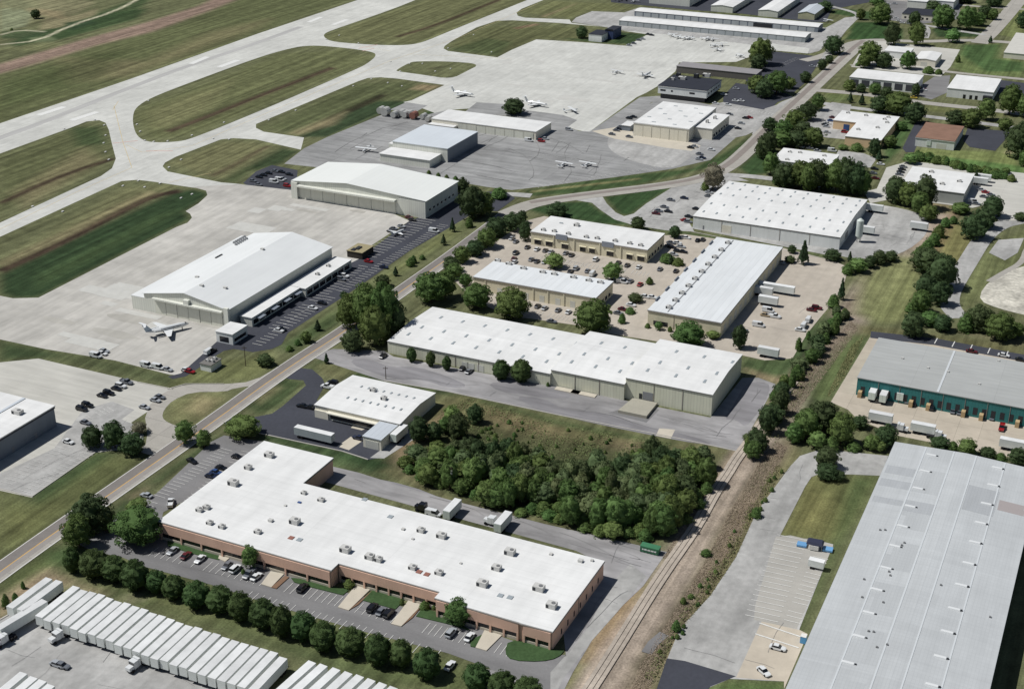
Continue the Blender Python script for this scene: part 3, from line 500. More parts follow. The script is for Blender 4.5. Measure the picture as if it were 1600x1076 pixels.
brown_roof=mat('brown_gravel_roof',(138,108,92),.95,[(.15,(1,1,1),0,.12,5)])
salmon=mat('salmon_brick',(228,190,168),.9,[(.15,(1,1,1),0,.06,4),(.4,(1,1,6),0,.06,4)],spec=.2)
cream=mat('cream_block',(232,224,196),.9,[(.15,(1,1,1),0,.05,4),(.8,(1,1,8),0,.05,3)])
ivory=mat('ivory_metal_siding',(230,231,220),.6,[(.1,(1,1,1),0,.04,4),(.8,(1,1,14),0,.05,3)],[(A,1.2,400,.12,.12)])
sage=mat('sage_metal_siding',(224,224,202),.6,[(.1,(1,1,1),0,.05,4),(.9,(1,1,14),0,.06,3)],[(A,1.2,400,.12,.12)])
beige=mat('beige_panel',(236,231,214),.7,[(.1,(1,1,1),0,.05,4),(.7,(1,1,9),0,.05,3)])
white_w=mat('white_panel',(236,238,235),.7,[(.1,(1,1,1),0,.05,4),(.7,(1,1,9),0,.05,3)])
grey_w=mat('grey_panel',(128,136,146),.7,[(.1,(1,1,1),0,.06,4),(.7,(1,1,9),0,.06,3)])
teal=mat('teal_metal_siding',(54,122,122),.5,[(.2,(1,1,1),0,.07,4)],[(A,1.2,400,.12,.15)])
tanw=mat('tan_stucco',(236,206,166),.9,[(.15,(1,1,1),0,.05,4)])
glass=mat('dark_window_glass',(38,40,46),.15,spec=.6); frame=mat('window_frame',(112,100,92),.6)
doorm=mat('pale_door',(214,214,204),.6,[mid]); doorg=mat('grey_door',(138,140,144),.6,[mid]); trim=mat('roof_edge_trim',(150,142,134),.6); trimw=mat('white_trim',(225,225,222),.6)
steel=mat('galvanised_steel',(168,170,172),.45,[(.9,(1,1,1),0,.08,3)],metal=.3); unit_m=mat('roof_unit_casing',(200,199,195),.6,[(1.5,(1,1,1),0,.08,3)]); fan_m=mat('fan_guard',(120,121,122),.6); dark_m=mat('dark_grille',(52,54,58),.6); skylt=mat('skylight_dome',(196,206,208),.3,[(1.5,(1,1,1),0,.06,2)],spec=.5)
skyg=mat('skylight_dome_grey',(160,168,172),.3,spec=.5); blue_m=mat('blue_panel',(62,88,140),.5); rust=mat('rust_red_vent',(150,104,92),.7)
concw=mat('concrete_wall',(168,164,150),.9,[mid,fine]); woodp=mat('tan_timber',(184,160,122),.8,[mid])
def toloc(p,c,yaw):
    dx,dy=p[0]-c[0],p[1]-c[1]; return (dx*math.cos(yaw)+dy*math.sin(yaw),-dx*math.sin(yaw)+dy*math.cos(yaw))
class Bld:
    """roof outline surveyed at eaves height h; local frame u along yaw, v away from the viewer"""
    def __init__(s,name,label,px,h,wall,roof,cat='building',yaw=A,gable=None,poly=False,group=None,over=.25,thick=.28,z0=0,edge=None):
        s.h=h; s.yaw=yaw; P=UL(px,h); c=(sum(p[0] for p in P)/len(P),sum(p[1] for p in P)/len(P)); s.c=c
        L_=[toloc(p,c,yaw) for p in P]
        s.root=empty(name,(c[0],c[1],0),yaw,label,cat,group)
        if not poly:   # px = back-left, back-right, front-right, front-left
            u0=(L_[0][0]+L_[3][0])/2;u1=(L_[1][0]+L_[2][0])/2;v1=(L_[0][1]+L_[1][1])/2;v0=(L_[2][1]+L_[3][1])/2
            s.u0,s.u1,s.v0,s.v1=u0,u1,v0,v1; s.poly=[(u0,v0),(u1,v0),(u1,v1),(u0,v1)]
        else:          # snap alternating edges
            n=len(L_); q=[list(p) for p in L_]
            for i in range(n):
                a,b=L_[i],L_[(i+1)%n]
                if abs(b[0]-a[0])>abs(b[1]-a[1]): m_=(a[1]+b[1])/2; q[i][1]=m_; q[(i+1)%n][1]=m_
                else: m_=(a[0]+b[0])/2; q[i][0]=m_; q[(i+1)%n][0]=m_
            s.poly=[tuple(p) for p in q]; s.u0=min(p[0] for p in q);s.u1=max(p[0] for p in q);s.v0=min(p[1] for p in q);s.v1=max(p[1] for p in q)
        s.gable=gable; u0,u1,v0,v1=s.u0,s.u1,s.v0,s.v1
        if gable is None:
            MB().prism(s.poly,z0,h-.02).build('wall',wall,s.root)
            g=MB(); n=len(s.poly); cx=(u0+u1)/2; cy=(v0+v1)/2
            op=s.off(over); g.prism(op,h,h+thick); s.roof=g.build('roof',roof,s.root)
            if edge:
                ip=s.off(over+.05); MB().prism(ip,h-.35,h-.03).build('roof_edge',edge,s.root)
        else:
            ax,rise,fr=gable   # ridge direction 'u' or 'v'
            if ax=='u':
                m_=v0+(v1-v0)*fr; MB().extr([(v0,z0),(v1,z0),(v1,h-.1),(m_,h+rise-.1),(v0,h-.1)],'x',u0,u1).build('wall',wall,s.root)
                r1=rise/(m_-v0)*over; 
                s.roof=MB().extr([(v0-over,h-r1),(m_,h+rise),(v1+over,h-r1),(v1+over,h-r1+.2),(m_,h+rise+.22),(v0-over,h-r1+.2)],'x',u0-over,u1+over).build('roof',roof,s.root)
            else:
                m_=u0+(u1-u0)*fr; MB().extr([(u0,z0),(u1,z0),(u1,h-.1),(m_,h+rise-.1),(u0,h-.1)],'y',v0,v1).build('wall',wall,s.root)
                s.roof=MB().extr([(u0-over,h-rise/(m_-u0)*over),(m_,h+rise),(u1+over,h-rise/(u1-m_)*over),(u1+over,h-rise/(u1-m_)*over+.2),(m_,h+rise+.22),(u0-over,h-rise/(m_-u0)*over+.2)],'y',v0-over,v1+over).build('roof',roof,s.root)
    def off(s,o):
        n=len(s.poly); out=[]; a=sum(s.poly[i][0]*s.poly[(i+1)%n][1]-s.poly[(i+1)%n][0]*s.poly[i][1] for i in range(n)); sg=1 if a>0 else -1
        for i in range(n):
            p0,p1,p2=s.poly[i-1],s.poly[i],s.poly[(i+1)%n]
            def nn(a,b):
                dx,dy=b[0]-a[0],b[1]-a[1];l=math.hypot(dx,dy) or 1;return (dy/l*sg,-dx/l*sg)
            n1,n2=nn(p0,p1),nn(p1,p2); out.append((p1[0]+(n1[0]+n2[0])*o,p1[1]+(n1[1]+n2[1])*o))
        return out
    def edge(s,e):
        if e=='F': return (s.u0,s.v0),(s.u1,s.v0)
        if e=='R': return (s.u1,s.v0),(s.u1,s.v1)
        if e=='L': return (s.u0,s.v1),(s.u0,s.v0)
        if e=='K': return (s.u1,s.v1),(s.u0,s.v1)
        n=len(s.poly); return s.poly[e%n],s.poly[(e+1)%n]
    def panel(s,name,e,s0,s1,z0,z1,m,d=.06,parent=None,frac=True,inn=.05,label=None):
        a,b=s.edge(e); dx,dy=b[0]-a[0],b[1]-a[1]; L_=math.hypot(dx,dy); ux,uy=dx/L_,dy/L_
        n=len(s.poly); ar=sum(s.poly[i][0]*s.poly[(i+1)%n][1]-s.poly[(i+1)%n][0]*s.poly[i][1] for i in range(n))
        nx,ny=(uy,-ux)
        if isinstance(e,int) and ar<0: nx,ny=-nx,-ny
        if frac: s0*=L_; s1*=L_
        pts=[(a[0]+ux*s0-nx*inn,a[1]+uy*s0-ny*inn),(a[0]+ux*s1-nx*inn,a[1]+uy*s1-ny*inn),(a[0]+ux*s1+nx*d,a[1]+uy*s1+ny*d),(a[0]+ux*s0+nx*d,a[1]+uy*s0+ny*d)]
        o=MB().prism(pts,z0,z1).build(name,m,parent or s.root)
        if label: o['label']=label
        return o
    def zroof(s,u,v):
        if not s.gable: return s.h+.28
        ax,rise,fr=s.gable; t=(v-s.v0)/(s.v1-s.v0) if ax=='u' else (u-s.u0)/(s.u1-s.u0); t=min(max(t,0),1)
        return s.h+.2+rise*(t/fr if t<fr else (1-t)/(1-fr))
    def at(s,px,py,zz=None):
        z=s.h
        for _ in range(3):
            u,v=toloc(U(px,py,z),s.c,s.yaw); z=s.zroof(u,v)
        return u,v,z
    def rtu(s,px,py,w=2.2,d=1.8,h=1.3,m=None,name='rooftop_unit'):
        u,v,z=s.at(px,py); g=MB(); g.box(u-w/2,u+w/2,v-d/2,v+d/2,z-.15,z+h); o=g.build(name,m or unit_m,s.root)
        if h>.8:
            MB().tube((u+w*.18,v,z+h-.02),(u+w*.18,v,z+h+.14),d*.28,d*.28,10).build('fan',fan_m,o)
            MB().box(u-w/2-.02,u-w/2+w*.3,v-d/2-.03,v-d/2+.02,z+.2,z+h*.8).build('grille',dark_m,o)
        return o
    def sky(s,px,py,w=1.2,d=2.4,h=.25,m=None):
        u,v,z=s.at(px,py); MB().box(u-w/2,u+w/2,v-d/2,v+d/2,z-.2,z+h,tx=.1,ty=.1).build('skylight',m or skylt,s.root)
    def skygrid(s,us,vs,w=1.1,d=2.4,m=None):
        for a in us:
            for b in vs:
                u=s.u0+(s.u1-s.u0)*a; v=s.v0+(s.v1-s.v0)*b; z=s.zroof(u,v); MB().box(u-w/2,u+w/2,v-d/2,v+d/2,z-.2,z+.25,tx=.08,ty=.08).build('skylight',m or skyg,s.root)
# --- P: the long brick building in the foreground
P=Bld('brick_building','long low salmon brick building with flat white roof in the foreground',
 [(413.8,688),(516.7,717.7),(472.8,756.3),(944.3,877),(862.7,985.4),(816,974),(813,971),(682.3,935.2),(687.3,924),(530,880.5),(517,889),(248.4,816)],6.2,salmon,white_roof,yaw=R(-25.3),poly=True,edge=trim)
def elen(b,e): a,c=b.edge(e); return math.hypot(c[0]-a[0],c[1]-a[1])
def bays(b,e,s0,s1,n,z0,z1,col=.5):
    L_=elen(b,e); st=(s1-s0)/n
    for k in range(n):
        a=s0+st*k+col/2; c=s0+st*(k+1)-col/2
        w_=b.panel('window',e,a,c,z0,z1,glass,.05,frac=False); 
        for q in range(1,max(2,int((c-a)/2.2))): b.panel('mullion',e,a+(c-a)*q/max(2,int((c-a)/2.2))-.05,a+(c-a)*q/max(2,int((c-a)/2.2))+.05,z0,z1,frame,.1,w_,False)
    for k in range(n+1): b.panel('column',e,s0+st*k-col/2,s0+st*k+col/2,0,z1+.35,salmon,.55,frac=False)
    b.panel('upper_wall',e,s0-col/2,s1+col/2,z1,b.h-.4,salmon,.52,frac=False); b.panel('sill_wall',e,s0,s1,0,z0,sand,.3,frac=False)
for e,n in ((7,1),):
    pass
nP=len(P.poly)
# edges: 4 right-end piece, 6 = (813)->(682), 8 = (687)->(530), 10=(517)->(248)
for e,n in ((4,2),(6,6),(8,8),(10,8)):
    L_=elen(P,e); bays(P,e,.6,L_-.6,n,1.0,2.6,.55)
L_=elen(P,3)
for k in range(7): P.panel('window',3,.1+k*.12,.1+k*.12+.02,1.2,3.0,glass,.05)
P.panel('downpipe',3,.5,.506,0,6,trim,.12)
L_=elen(P,2)
for k in range(9): P.panel('dock_door',2,.06+k*.1,.06+k*.1+.035,1.0,4.2,doorm,.06)
for x,y,w_,d_,h_ in ((365,757,3.2,2.2,1.8),(388,732,2.2,1.8,1.4),(421,713,3,2,1.6),(312,798,2,1.6,1.2),(323,794,2,1.6,1.2),(328,818,1.8,1.6,1.1),(347,824,1.8,1.6,1.1),(403,832,2,1.6,1.1),(461,817,3,2.2,1.7),(423,814,1.4,1.2,.8),(502,782,2,1.6,1),(475,771,1.6,1.4,.9),(540,861,3,2.2,1.7),(578,872,2.6,2,1.5),(592,876,2,1.8,1.4),(645,888,2.2,1.8,1.2),(686,896,2.2,1.8,1.2),(658,830,2.2,1.8,1.3),(690,839,2.8,2,1.5),(630,827,1,1,.5),(797,865,3,2.2,1.7),(776,889,2.6,2,1.4),(754,914,3,2.2,1.6),(842,921,3.2,2.2,1.6),(862,948,2.8,2.2,1.6),(907,877,1.4,1.2,.8),(925,876,.8,.8,.6),(861,866,1,1,.5),(446,790,.8,.8,.4),(645,842,.8,.8,.4),(720,880,.7,.7,.4)):
    P.rtu(x,y,w_,d_,h_)
for x,y,m_ in ((455,840,rust),(468,843,skyg),(655,893,rust),(667,897,rust),(782,930,skyg),(797,933,skyg),(610,807,skyg),(570,720+60,skyg)): P.sky(x,y,1.8,1.8,.2,m_)
P.rtu(468,785,1.2,.8,.3,blue_m,'roof_hatch')
# --- W: long white warehouse in three stepped sections (one building)
W1=Bld('long_warehouse','long pale sage warehouse with stepped white roof behind the scrub field',[(640,481),(1156.3,555.6),(1111.2,616),(609,539)],4.9,sage,white_roof,cat='warehouse')
for o in [W1.roof]+[c for c in W1.root.children if c.name.startswith('wall')]: bpy.data.objects.remove(o)
def locx(b,px,py,z): return toloc(U(px,py,z),b.c,b.yaw)
ua=locx(W1,609,556,0)[0]-2; ub=locx(W1,861.5,601,0)[0]; uc=locx(W1,975.5,624,0)[0]; ud=locx(W1,1111,650,0)[0]
vf=locx(W1,1111,650,0)[1]; vfm=locx(W1,861.5,602,0)[1]; vbL=locx(W1,885,520.5,5)[1]; vbM=locx(W1,985,532.6,6)[1]; vbR=locx(W1,1100,542.5,9)[1]
vf1=locx(W1,780,587,0)[1]
for (x0,x1,v0,v1,h) in ((ua,ub-.01,vf1,vbL,5.3),(ub,uc-.01,vfm,vbM,6.7),(uc,ud,vf,vbR,8.8)):
    m_=(v0+v1)/2; MB().extr([(v0,0),(v1,0),(v1,h-.1),(m_,h+.9),(v0,h-.1)],'x',x0,x1).build('wall',sage,W1.root)
    MB().extr([(v0-.3,h),(m_,h+1.05),(v1+.3,h),(v1+.3,h+.2),(m_,h+1.25),(v0-.3,h+.2)],'x',x0-.02,x1+.2).build('roof',white_roof,W1.root)
    nsk=int((x1-x0)/9)
    for k in range(nsk):
        for q,fr in ((0,.22),(1,.42),(2,.75)):
            u=x0+(k+.5+.2*q)*(x1-x0)/nsk; v=v0+(v1-v0)*fr; z=h+.2+1.0*(1-abs(fr-.5)*2)
            MB().box(u-.5,u+.5,v-1.4,v+1.4,z-.1,z+.16,tx=.05,ty=.05).build('skylight',skyg,W1.root)
    for k in range(1,int((x1-x0)/9)):
        u=x0+k*(x1-x0)/int((x1-x0)/9); MB().box(u-.12,u+.12,v0-.12,v0-.01,0,h-.1).build('downpipe',trim,W1.root)
    MB().box(x0,x1,v0-.16,v0-.02,h-.3,h-.02).build('gutter',trim,W1.root)
for px,w_,h_,m_ in ((728,3,3,doorm),(739,3,3,doorm),(622,2.5,3,doorm),(690,2,2.6,doorm),(757,3,3,doorm)):
    u=locx(W1,px,575,0)[0]; MB().box(u-w_/2,u+w_/2,vf1-.08,vf1+.02,0,h_).build('loading_door',m_,W1.root)
u,v=locx(W1,1013,628,0); MB().box(u-2,u+2,vf-.08,vf+.02,1.4,4.6).build('loading_door',doorg,W1.root)
u,v=locx(W1,1000,628,0); MB().box(u-.6,u+.6,vf-.08,vf+.02,1.4,3.5).build('door',dark_m,W1.root)
dk=UL([(985,618),(1024,632),(1012,652),(958,643)]); u0_=locx(W1,983,0+625,0)[0]; u1_=locx(W1,1022,634,0)[0]
dq=[toloc(U(*p,1.2),W1.c,W1.yaw) for p in ((985,626),(1023,634),(1012,650),(958,642))]
MB().prism([(dq[0][0],vf-.2),(dq[1][0],vf-.2),(dq[1][0],dq[2][1]),(dq[0][0]-1.5,dq[2][1])],0,1.2).build('loading_dock',concw,W1.root)
for k,px in enumerate((890,920)): 
    u=locx(W1,px,612,0)[0]; MB().box(u-6,u+4,vfm-3,vfm-.3,0,.35).build('concrete_apron',sand,W1.root)
# --- business park
S=Bld('cream_warehouse','cream block building with a line of roof units along its left edge',[(1118.7,371.6),(1222.6,386.7),(1127.5,503.4),(1013.3,485.8)],7,cream,white_rib,poly=False,edge=trim)
for k in range(10):
    t=k/9; S.rtu(1137-t*92,380.5+t*101,2.2,1.8,1.3)
MB().box(S.u0+8.1,S.u0+8.5,S.v0+1,S.v1-1,7.28,7.45).build('pipe_run',steel,S.root)
for a,b in ((.08,.17),(.19,.28),): S.panel('window','F',a,b,.9,2.8,glass,.05)
for k in range(12): S.panel('dock_door','R',.05+k*.078,.05+k*.078+.035,1,4.2,doorm,.06)
for k in range(7): S.panel('window','L',.06+k*.13,.06+k*.13+.07,.9,2.8,glass,.05); S.panel('parapet_sign','L',.07+k*.13,.12+k*.13,6.5,8.1,grey_w,.35)
S.panel('downpipe','F',.36,.363,0,6.6,trim,.14)
T=Bld('cream_office_block','cream two-bay office block with small arched roof vents behind parked cars',[(861.5,338.3),(1037,365.4),(1012,391.2),(830,361.6)],6.6,cream,white_roof,edge=trim)
for px,py in ((849,360),(866,362),(888,366),(916,371),(933,373),(961,377),(984,381),(1001,384)): T.rtu(px,py,2.0,1.6,1.1)
T.rtu(901,353,2.4,2,1.4); T.rtu(877,349,1.8,.8,.4,skyg)
for a,b in ((.03,.09),(.13,.19),(.27,.33),(.43,.48),(.51,.56),(.66,.72),(.83,.88),(.92,.98)):
    T.panel('window','F',a,b,.6,3,glass,.05); T.panel('canopy','F',a-.005,b+.005,3.1,3.4,cream,.7)
for a,b in ((.22,.32),(.62,.72)): T.panel('parapet_panel','F',a,b,5.0,7.6,mat('blue_grey_panel',(150,156,166),.8),.45)
for a in (.2,.38,.6,.78): T.panel('pier','F',a-.004,a+.004,0,6.5,cream,.3)
for k in range(5): T.panel('window','R',.1+k*.17,.2+k*.17,1,2.6,glass,.05)
U_=Bld('cream_workshop','cream workshop building with roof vents along its back, behind shade trees',[(771.4,407.5),(958,441.4),(929.2,465.7),(741.3,433)],6.4,cream,white_rib,edge=trim)
for px,py in ((778,408),(795,413),(818,420),(848,426),(866,429),(896,434),(920,439),(938,442)): U_.rtu(px,py,2.6,1.4,1.1)
for a in (.2,.3,.42,.55,.68,.8,.9): U_.panel('dock_door','F',a,a+.04,0,3.2,doorm,.05)
for a in (.1,.37,.5,.62,.75): U_.panel('pier','F',a-.004,a+.004,0,6.3,cream,.25)
for k in range(4): U_.panel('window','R',.15+k*.2,.27+k*.2,1,2.6,glass,.05)
# --- R white warehouse
Rb=Bld('white_warehouse','big square white warehouse with dotted skylights beside a round yard',[(1143.8,283),(1355.6,313.9),(1310.4,371.6),(1081,336.5)],6.4,white_w,white_roof,cat='warehouse',gable=('u',1.2,.5))
Rb.skygrid([.04+.092*k for k in range(11)],[.12,.32,.58,.78,.93],.9,2.6)
for k in range(1,5): Rb.panel('downpipe','F',k*.2,k*.2+.0025,0,6.2,trim,.12)
Rb.panel('loading_door','F',.2,.27,0,4,beige,.06); Rb.panel('door','F',.07,.08,0,2.2,doorg,.06); Rb.panel('gutter','F',0,1,6.0,6.28,trim,.14)
Rb.panel('loading_door','R',.2,.3,1,4.2,doorg,.06); Rb.panel('loading_door','R',.5,.6,1,4.2,doorg,.06)
# --- D small white L-shaped workshop
D=Bld('white_workshop','small L-shaped white workshop with grey lean-to beside the dark car park',[(552,585),(679,616),(620.4,665),(497,630)],4.8,beige,white_roof,gable=('u',1.1,.55),cat='workshop')
# replace D with a simple rectangle plus wing
D.skygrid([.25+.09*k for k in range(8)],[.32,.68],.7,1.6)
D.rtu(583,611,2,1.6,1.3); D.rtu(601,627,2,1.6,1.3) if False else D.rtu(600,624,2,1.6,1.3)
D.panel('window','F',.18,.86,.6,2.9,glass,.06); D.panel('canopy','F',.16,.88,3.1,3.5,beige,1.6); D.panel('pier','F',.0,.16,0,3.1,beige,.5)
D.panel('door','L',.1,.14,0,2.3,doorg,.05)
wu0,wv0=locx(D,602,706,0); wu1,_=locx(D,596,704,0); 
a=toloc(U(566,682,4.2),D.c,D.yaw); b=toloc(U(596,687,4.2),D.c,D.yaw); wl=a[0]; wr=b[0]; wf=(a[1]+b[1])/2
MB().box(wl,wr,wf,D.v0-.05,0,4.18).build('wing_wall',beige,D.root); MB().box(wl-.2,wr+.2,wf-.2,D.v0-.3,4.2,4.42).build('wing_roof',light_roof,D.root)
MB().box(wl+1,wr-1,wf-.1,wf+.02,0,3.2).build('loading_door',doorm,D.root)
# --- Q great grey warehouse on the right
Q=Bld('grey_roofed_warehouse','huge grey ribbed metal roofed warehouse filling the right foreground',[(1400.8,690.6),(1640,737),(1420,1500),(1050,1460)],10,white_w,metal_roof,cat='warehouse')
for o in list(Q.root.children): bpy.data.objects.remove(o)
q=[toloc(U(*p,10),Q.c,Q.yaw) for p in ((1400.8,690.6),(1346.8,810),(1226.4,1076),(1543.8,1076),(1600,845),(1576.4,724.4))]
qu0=(q[0][0]+q[1][0]+q[2][0])/3; qu1=(q[3][0]+q[4][0])/2; qv1=(q[0][1]+q[5][1])/2; qv0=qv1-190
rid=(toloc(U(1526,712,10),Q.c,Q.yaw)[0]+toloc(U(1408.3,1076,10),Q.c,Q.yaw)[0])/2
Q.u0,Q.u1,Q.v0,Q.v1=qu0,qu1,qv0,qv1; Q.h=9.6; Q.poly=[(qu0,qv0),(qu1,qv0),(qu1,qv1),(qu0,qv1)]; Q.gable=('v',1.0,.5)
um=(qu0+qu1)/2
MB().extr([(qu0,0),(qu1,0),(qu1,9.5),(um,10.5),(qu0,9.5)],'y',qv0,qv1).build('wall',white_w,Q.root)
MB().extr([(qu0-.3,9.6),(um,10.6),(qu1+.3,9.6),(qu1+.3,9.8),(um,10.82),(qu0-.3,9.8)],'y',qv0-.3,qv1+.3).build('roof',metal_roof,Q.root)
print('Q size',qu1-qu0,qv1-qv0,'ridge',rid-qu0)
def qstrip(name,pts,width,m,h=.05):
    P_=[Q.at(*p) for p in pts]; g=MB()
    for i in range(len(P_)-1):
        (a,b,c),(d,e,f)=P_[i],P_[i+1]; g.add([(a-width/2,b,c+h),(a+width/2,b,c+h),(d+width/2,e,f+h),(d-width/2,e,f+h),(a-width/2,b,c-.1),(a+width/2,b,c-.1),(d+width/2,e,f-.1),(d-width/2,e,f-.1)],[(0,1,2,3),(0,4,5,1),(1,5,6,2),(2,6,7,3),(3,7,4,0)])
    g.build(name,m,Q.root)
seam=mat('roof_seam_cap',(206,210,212),.5)
ridge_u=[Q.at(1490,706)[0],Q.at(1526,712)[0]]
for px0,py0 in ((1447,700),(1491,707),(1526,712),(1571,723)):
    u,v,z=Q.at(px0,py0); MB().box(u-.22,u+.22,qv0,qv1,Q.zroof(u,0)-.05,Q.zroof(u,0)+.1).build('ridge_cap',seam,Q.root)
sk=[(1455,711),(1445,736),(1434,763),(1422,791),(1410,822),(1398,853),(1384,887),(1370,921),(1357,957),(1342,994),(1325,1035)]
sk2=[(1558,731),(1551,758),(1541,787),(1532,817),(1523,847),(1513,880),(1502,914),(1491,951),(1480,987),(1469,1026),(1456,1070)]
for l in (sk,sk2):
    for p in l:
        u,v,z=Q.at(*p); o=MB().box(u-1.7,u+1.7,v-.55,v+.55,z-.1,z+.3,tx=.15,ty=.1).build('skylight',mat('white_skylight',(222,224,224),.4),Q.root)
        MB().box(u+1.75,u+2.2,v-.25,v+.25,z-.1,z+.35).build('vent',dark_m,Q.root)
for p in ((1409,852),(1389,893),(1350,905),(1347,933),(1380,941),(1357,986),(1370,1011),(1413,848),(1391,899),(1365,987),(1386,1007),(1547,964),(1470,914),(1375,828),(1383,828)): Q.rtu(*p,.55,.55,.4,fan_m,'roof_vent')
pg=mat('roof_panel_repair_dark',(176,179,181),.5,[(.4,(1,6,1),A,.05,3)],[(A,.95,1.55,.08,.07)]); pl_=mat('roof_panel_repair_light',(196,198,200),.5,[(.4,(1,6,1),A,.05,3)])
def qpatch(a,b,c,d,m):
    pts=[Q.at(*p) for p in (a,b,c,d)]; u0_=min(p[0] for p in pts);u1_=max(p[0] for p in pts);v0_=min(p[1] for p in pts);v1_=max(p[1] for p in pts)
    g=MB(); g.add([(u0_,v0_,Q.zroof(u0_,0)+.03),(u1_,v0_,Q.zroof(u1_,0)+.03),(u1_,v1_,Q.zroof(u1_,0)+.03),(u0_,v1_,Q.zroof(u0_,0)+.03)],[(0,1,2,3)]); g.build('roof_panel',m,Q.root)
qpatch((1386,728),(1430,733),(1428,742),(1384,738),pg); qpatch((1376,748),(1424,754),(1420,762),(1372,757),pg); qpatch((1415,780),(1463,789),(1455,805),(1408,796),pg)
qpatch((1514,758),(1560,768),(1552,805),(1503,795),pg); qpatch((1368,775),(1412,782),(1408,790),(1362,782),pg)
u0b=Q.at(1447,700)[0]+.4; u1b=Q.at(1491,707)[0]-.4
for q in range(24):
    v0b=qv0+q*190/24; a_=Q.zroof(u0b,0)+.02; b_=Q.zroof(u1b,0)+.02
    if q%3!=1: MB().add([(u0b+1.5*(q%2),v0b,Q.zroof(u0b+1.5*(q%2),0)+.02),(u1b,v0b,b_),(u1b,v0b+190/24,b_),(u0b+1.5*(q%2),v0b+190/24,Q.zroof(u0b+1.5*(q%2),0)+.02)],[(0,1,2,3)]).build('roof_panel',mat('roof_panel_valley_shade',(184,187,188),.5,[(.3,(1,12,1),A,.06,5)],[(A,.95,1.55,.08,.07)]),Q.root)  # shade of a roof valley painted as a darker band of panels
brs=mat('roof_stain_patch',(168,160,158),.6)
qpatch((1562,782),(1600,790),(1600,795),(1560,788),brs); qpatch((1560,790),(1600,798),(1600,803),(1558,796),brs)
# --- V teal dock warehouse
V=Bld('teal_warehouse','grey roofed warehouse with teal walls and loading docks at the right',[(1371,527),(1700,586),(1690,654),(1343,591.4)],7.2,teal,grey_roof,cat='warehouse')
nD=24
for k in range(nD):
    a=.02+k*.04; V.panel('dock_door','F',a,a+.02,1.1,4,dark_m,.05)
for k in (0,6,8,12,14,18,22): V.panel('dock_ramp','F',.012+k*.04,.03+k*.04,0,2.4,woodp,2.2)
for k in range(1,10): V.panel('downpipe','F',k*.1,k*.1+.002,0,7,trim,.14)
u,v,z=V.at(1490,552); MB().box(u-.4,u+.4,V.v0,V.v1,z,z+.12).build('roof_seam',seam,V.root)
for p in ((1410,560),(1481,581),(1560,564),(1450,575),(1530,600)): V.rtu(*p,.9,.9,.5)
# --- X hangar at the left edge
X=Bld('grey_hangar','tall grey hangar with white roof cut by the left edge of the photo',[(-120,580),(2,610),(84,635),(-130,755)],8,grey_w,white_roof,cat='hangar')
for o in list(X.root.children): bpy.data.objects.remove(o)
a=toloc(U(84,635,8),X.c,X.yaw); X.u1=a[0]; X.v1=a[1]; X.u0=X.u1-60; X.v0=X.v1-62; X.poly=[(X.u0,X.v0),(X.u1,X.v0),(X.u1,X.v1),(X.u0,X.v1)]; X.gable=None
MB().prism(X.poly,0,8).build('wall',grey_w,X.root); MB().prism(X.off(.4),8,8.4).build('roof',white_roof,X.root); MB().prism(X.off(.25),7.2,7.98).build('roof_edge',mat('dark_trim',(60,64,74),.6),X.root)
u,v,z=X.at(42,618); MB().box(X.u0,X.u1*0+u+1.0,v-.0,v+.9,8.3,8.75).build('roof_step',light_roof,X.root) if False else None
X.rtu(28,646,3.6,2.4,1.6); u,v,z=X.at(20,633); MB().box(u-.6,u+.6,X.v0,X.v1,8.38,8.65).build('roof_ridge',light_roof,X.root)
for k in range(5): X.panel('door','R',.1+k*.18,.12+k*.18,0,2.3,doorg,.05)
# --- hangars on the airport side
H1=Bld('large_hangar','large white gable-roofed hangar with an airliner-style jet parked before its doors',[(391,365.5),(520.5,385.4),(357.8,482.3),(225,460.5)],8.4,ivory,cool_roof,cat='hangar',gable=('v',3.9,.5),over=.5)
H1.panel('lean_to','L',0,1,0,6.0,ivory,7.0); H1.panel('lean_to_roof','L',0,1,6.02,6.3,cool_roof,7.3,inn=0)
hd=mat('hangar_door_panel',(226,226,212),.6,[(.1,(1,1,1),0,.05,4),(.8,(1,1,14),0,.05,3)])
H1.panel('door_header','F',.12,.95,6.9,7.6,ivory,1.6)
for k in range(6): H1.panel('hangar_door','F',.13+.135*k,.13+.135*k+.128,0,6.7,hd,.18+.12*(k%2))
H1.panel('canopy_beam','F',.5,.56,7.0,9.6,ivory,1.4)
H1.panel('corner_block','F',.97,1.02,0,9.5,ivory,1.2)
for p in ((352,451),(315,446),(308,434),(410,390)): H1.rtu(*p,1.6,1.2,.7)
for k in range(2):
    for j in range(6): H1.rtu(366+j*3.3+k*3,380-j*1.8+k*3.2,.9,.9,.9,steel)
H1.rtu(342,401,.8,5,.4,dark_m)
# annex offices along the hangar's right side
An=Bld('office_annex','narrow white-roofed office annex with dark glazing along the large hangar',[(524,401),(548,407),(476,452),(452,446)],4.0,ivory,white_roof,cat='annex')
for k in range(7): An.panel('window','R',.03+k*.135,.03+k*.135+.11,.8,2.8,glass,.05)
An.rtu(513,416,1.6,1.4,1); An.rtu(496,429,1.6,1.4,1)
An2=Bld('office_annex','narrow white-roofed annex with grey awnings at the hangar front corner',[(450,447),(468,450),(394,497),(376,494)],4.0,ivory,white_roof,cat='annex')
for k in range(8): An2.panel('window','R',.03+k*.12,.03+k*.12+.1,.8,2.8,glass,.05)
for a in (.08,.36,.62,.85): An2.panel('awning','R',a,a+.12,2.9,3.3,grey_w,2.4)
An3=Bld('gatehouse','small white block building with an open bay beside the dark car park',[(354,503),(386,508),(364,523),(342,519)],4.6,white_w,white_roof,cat='building')
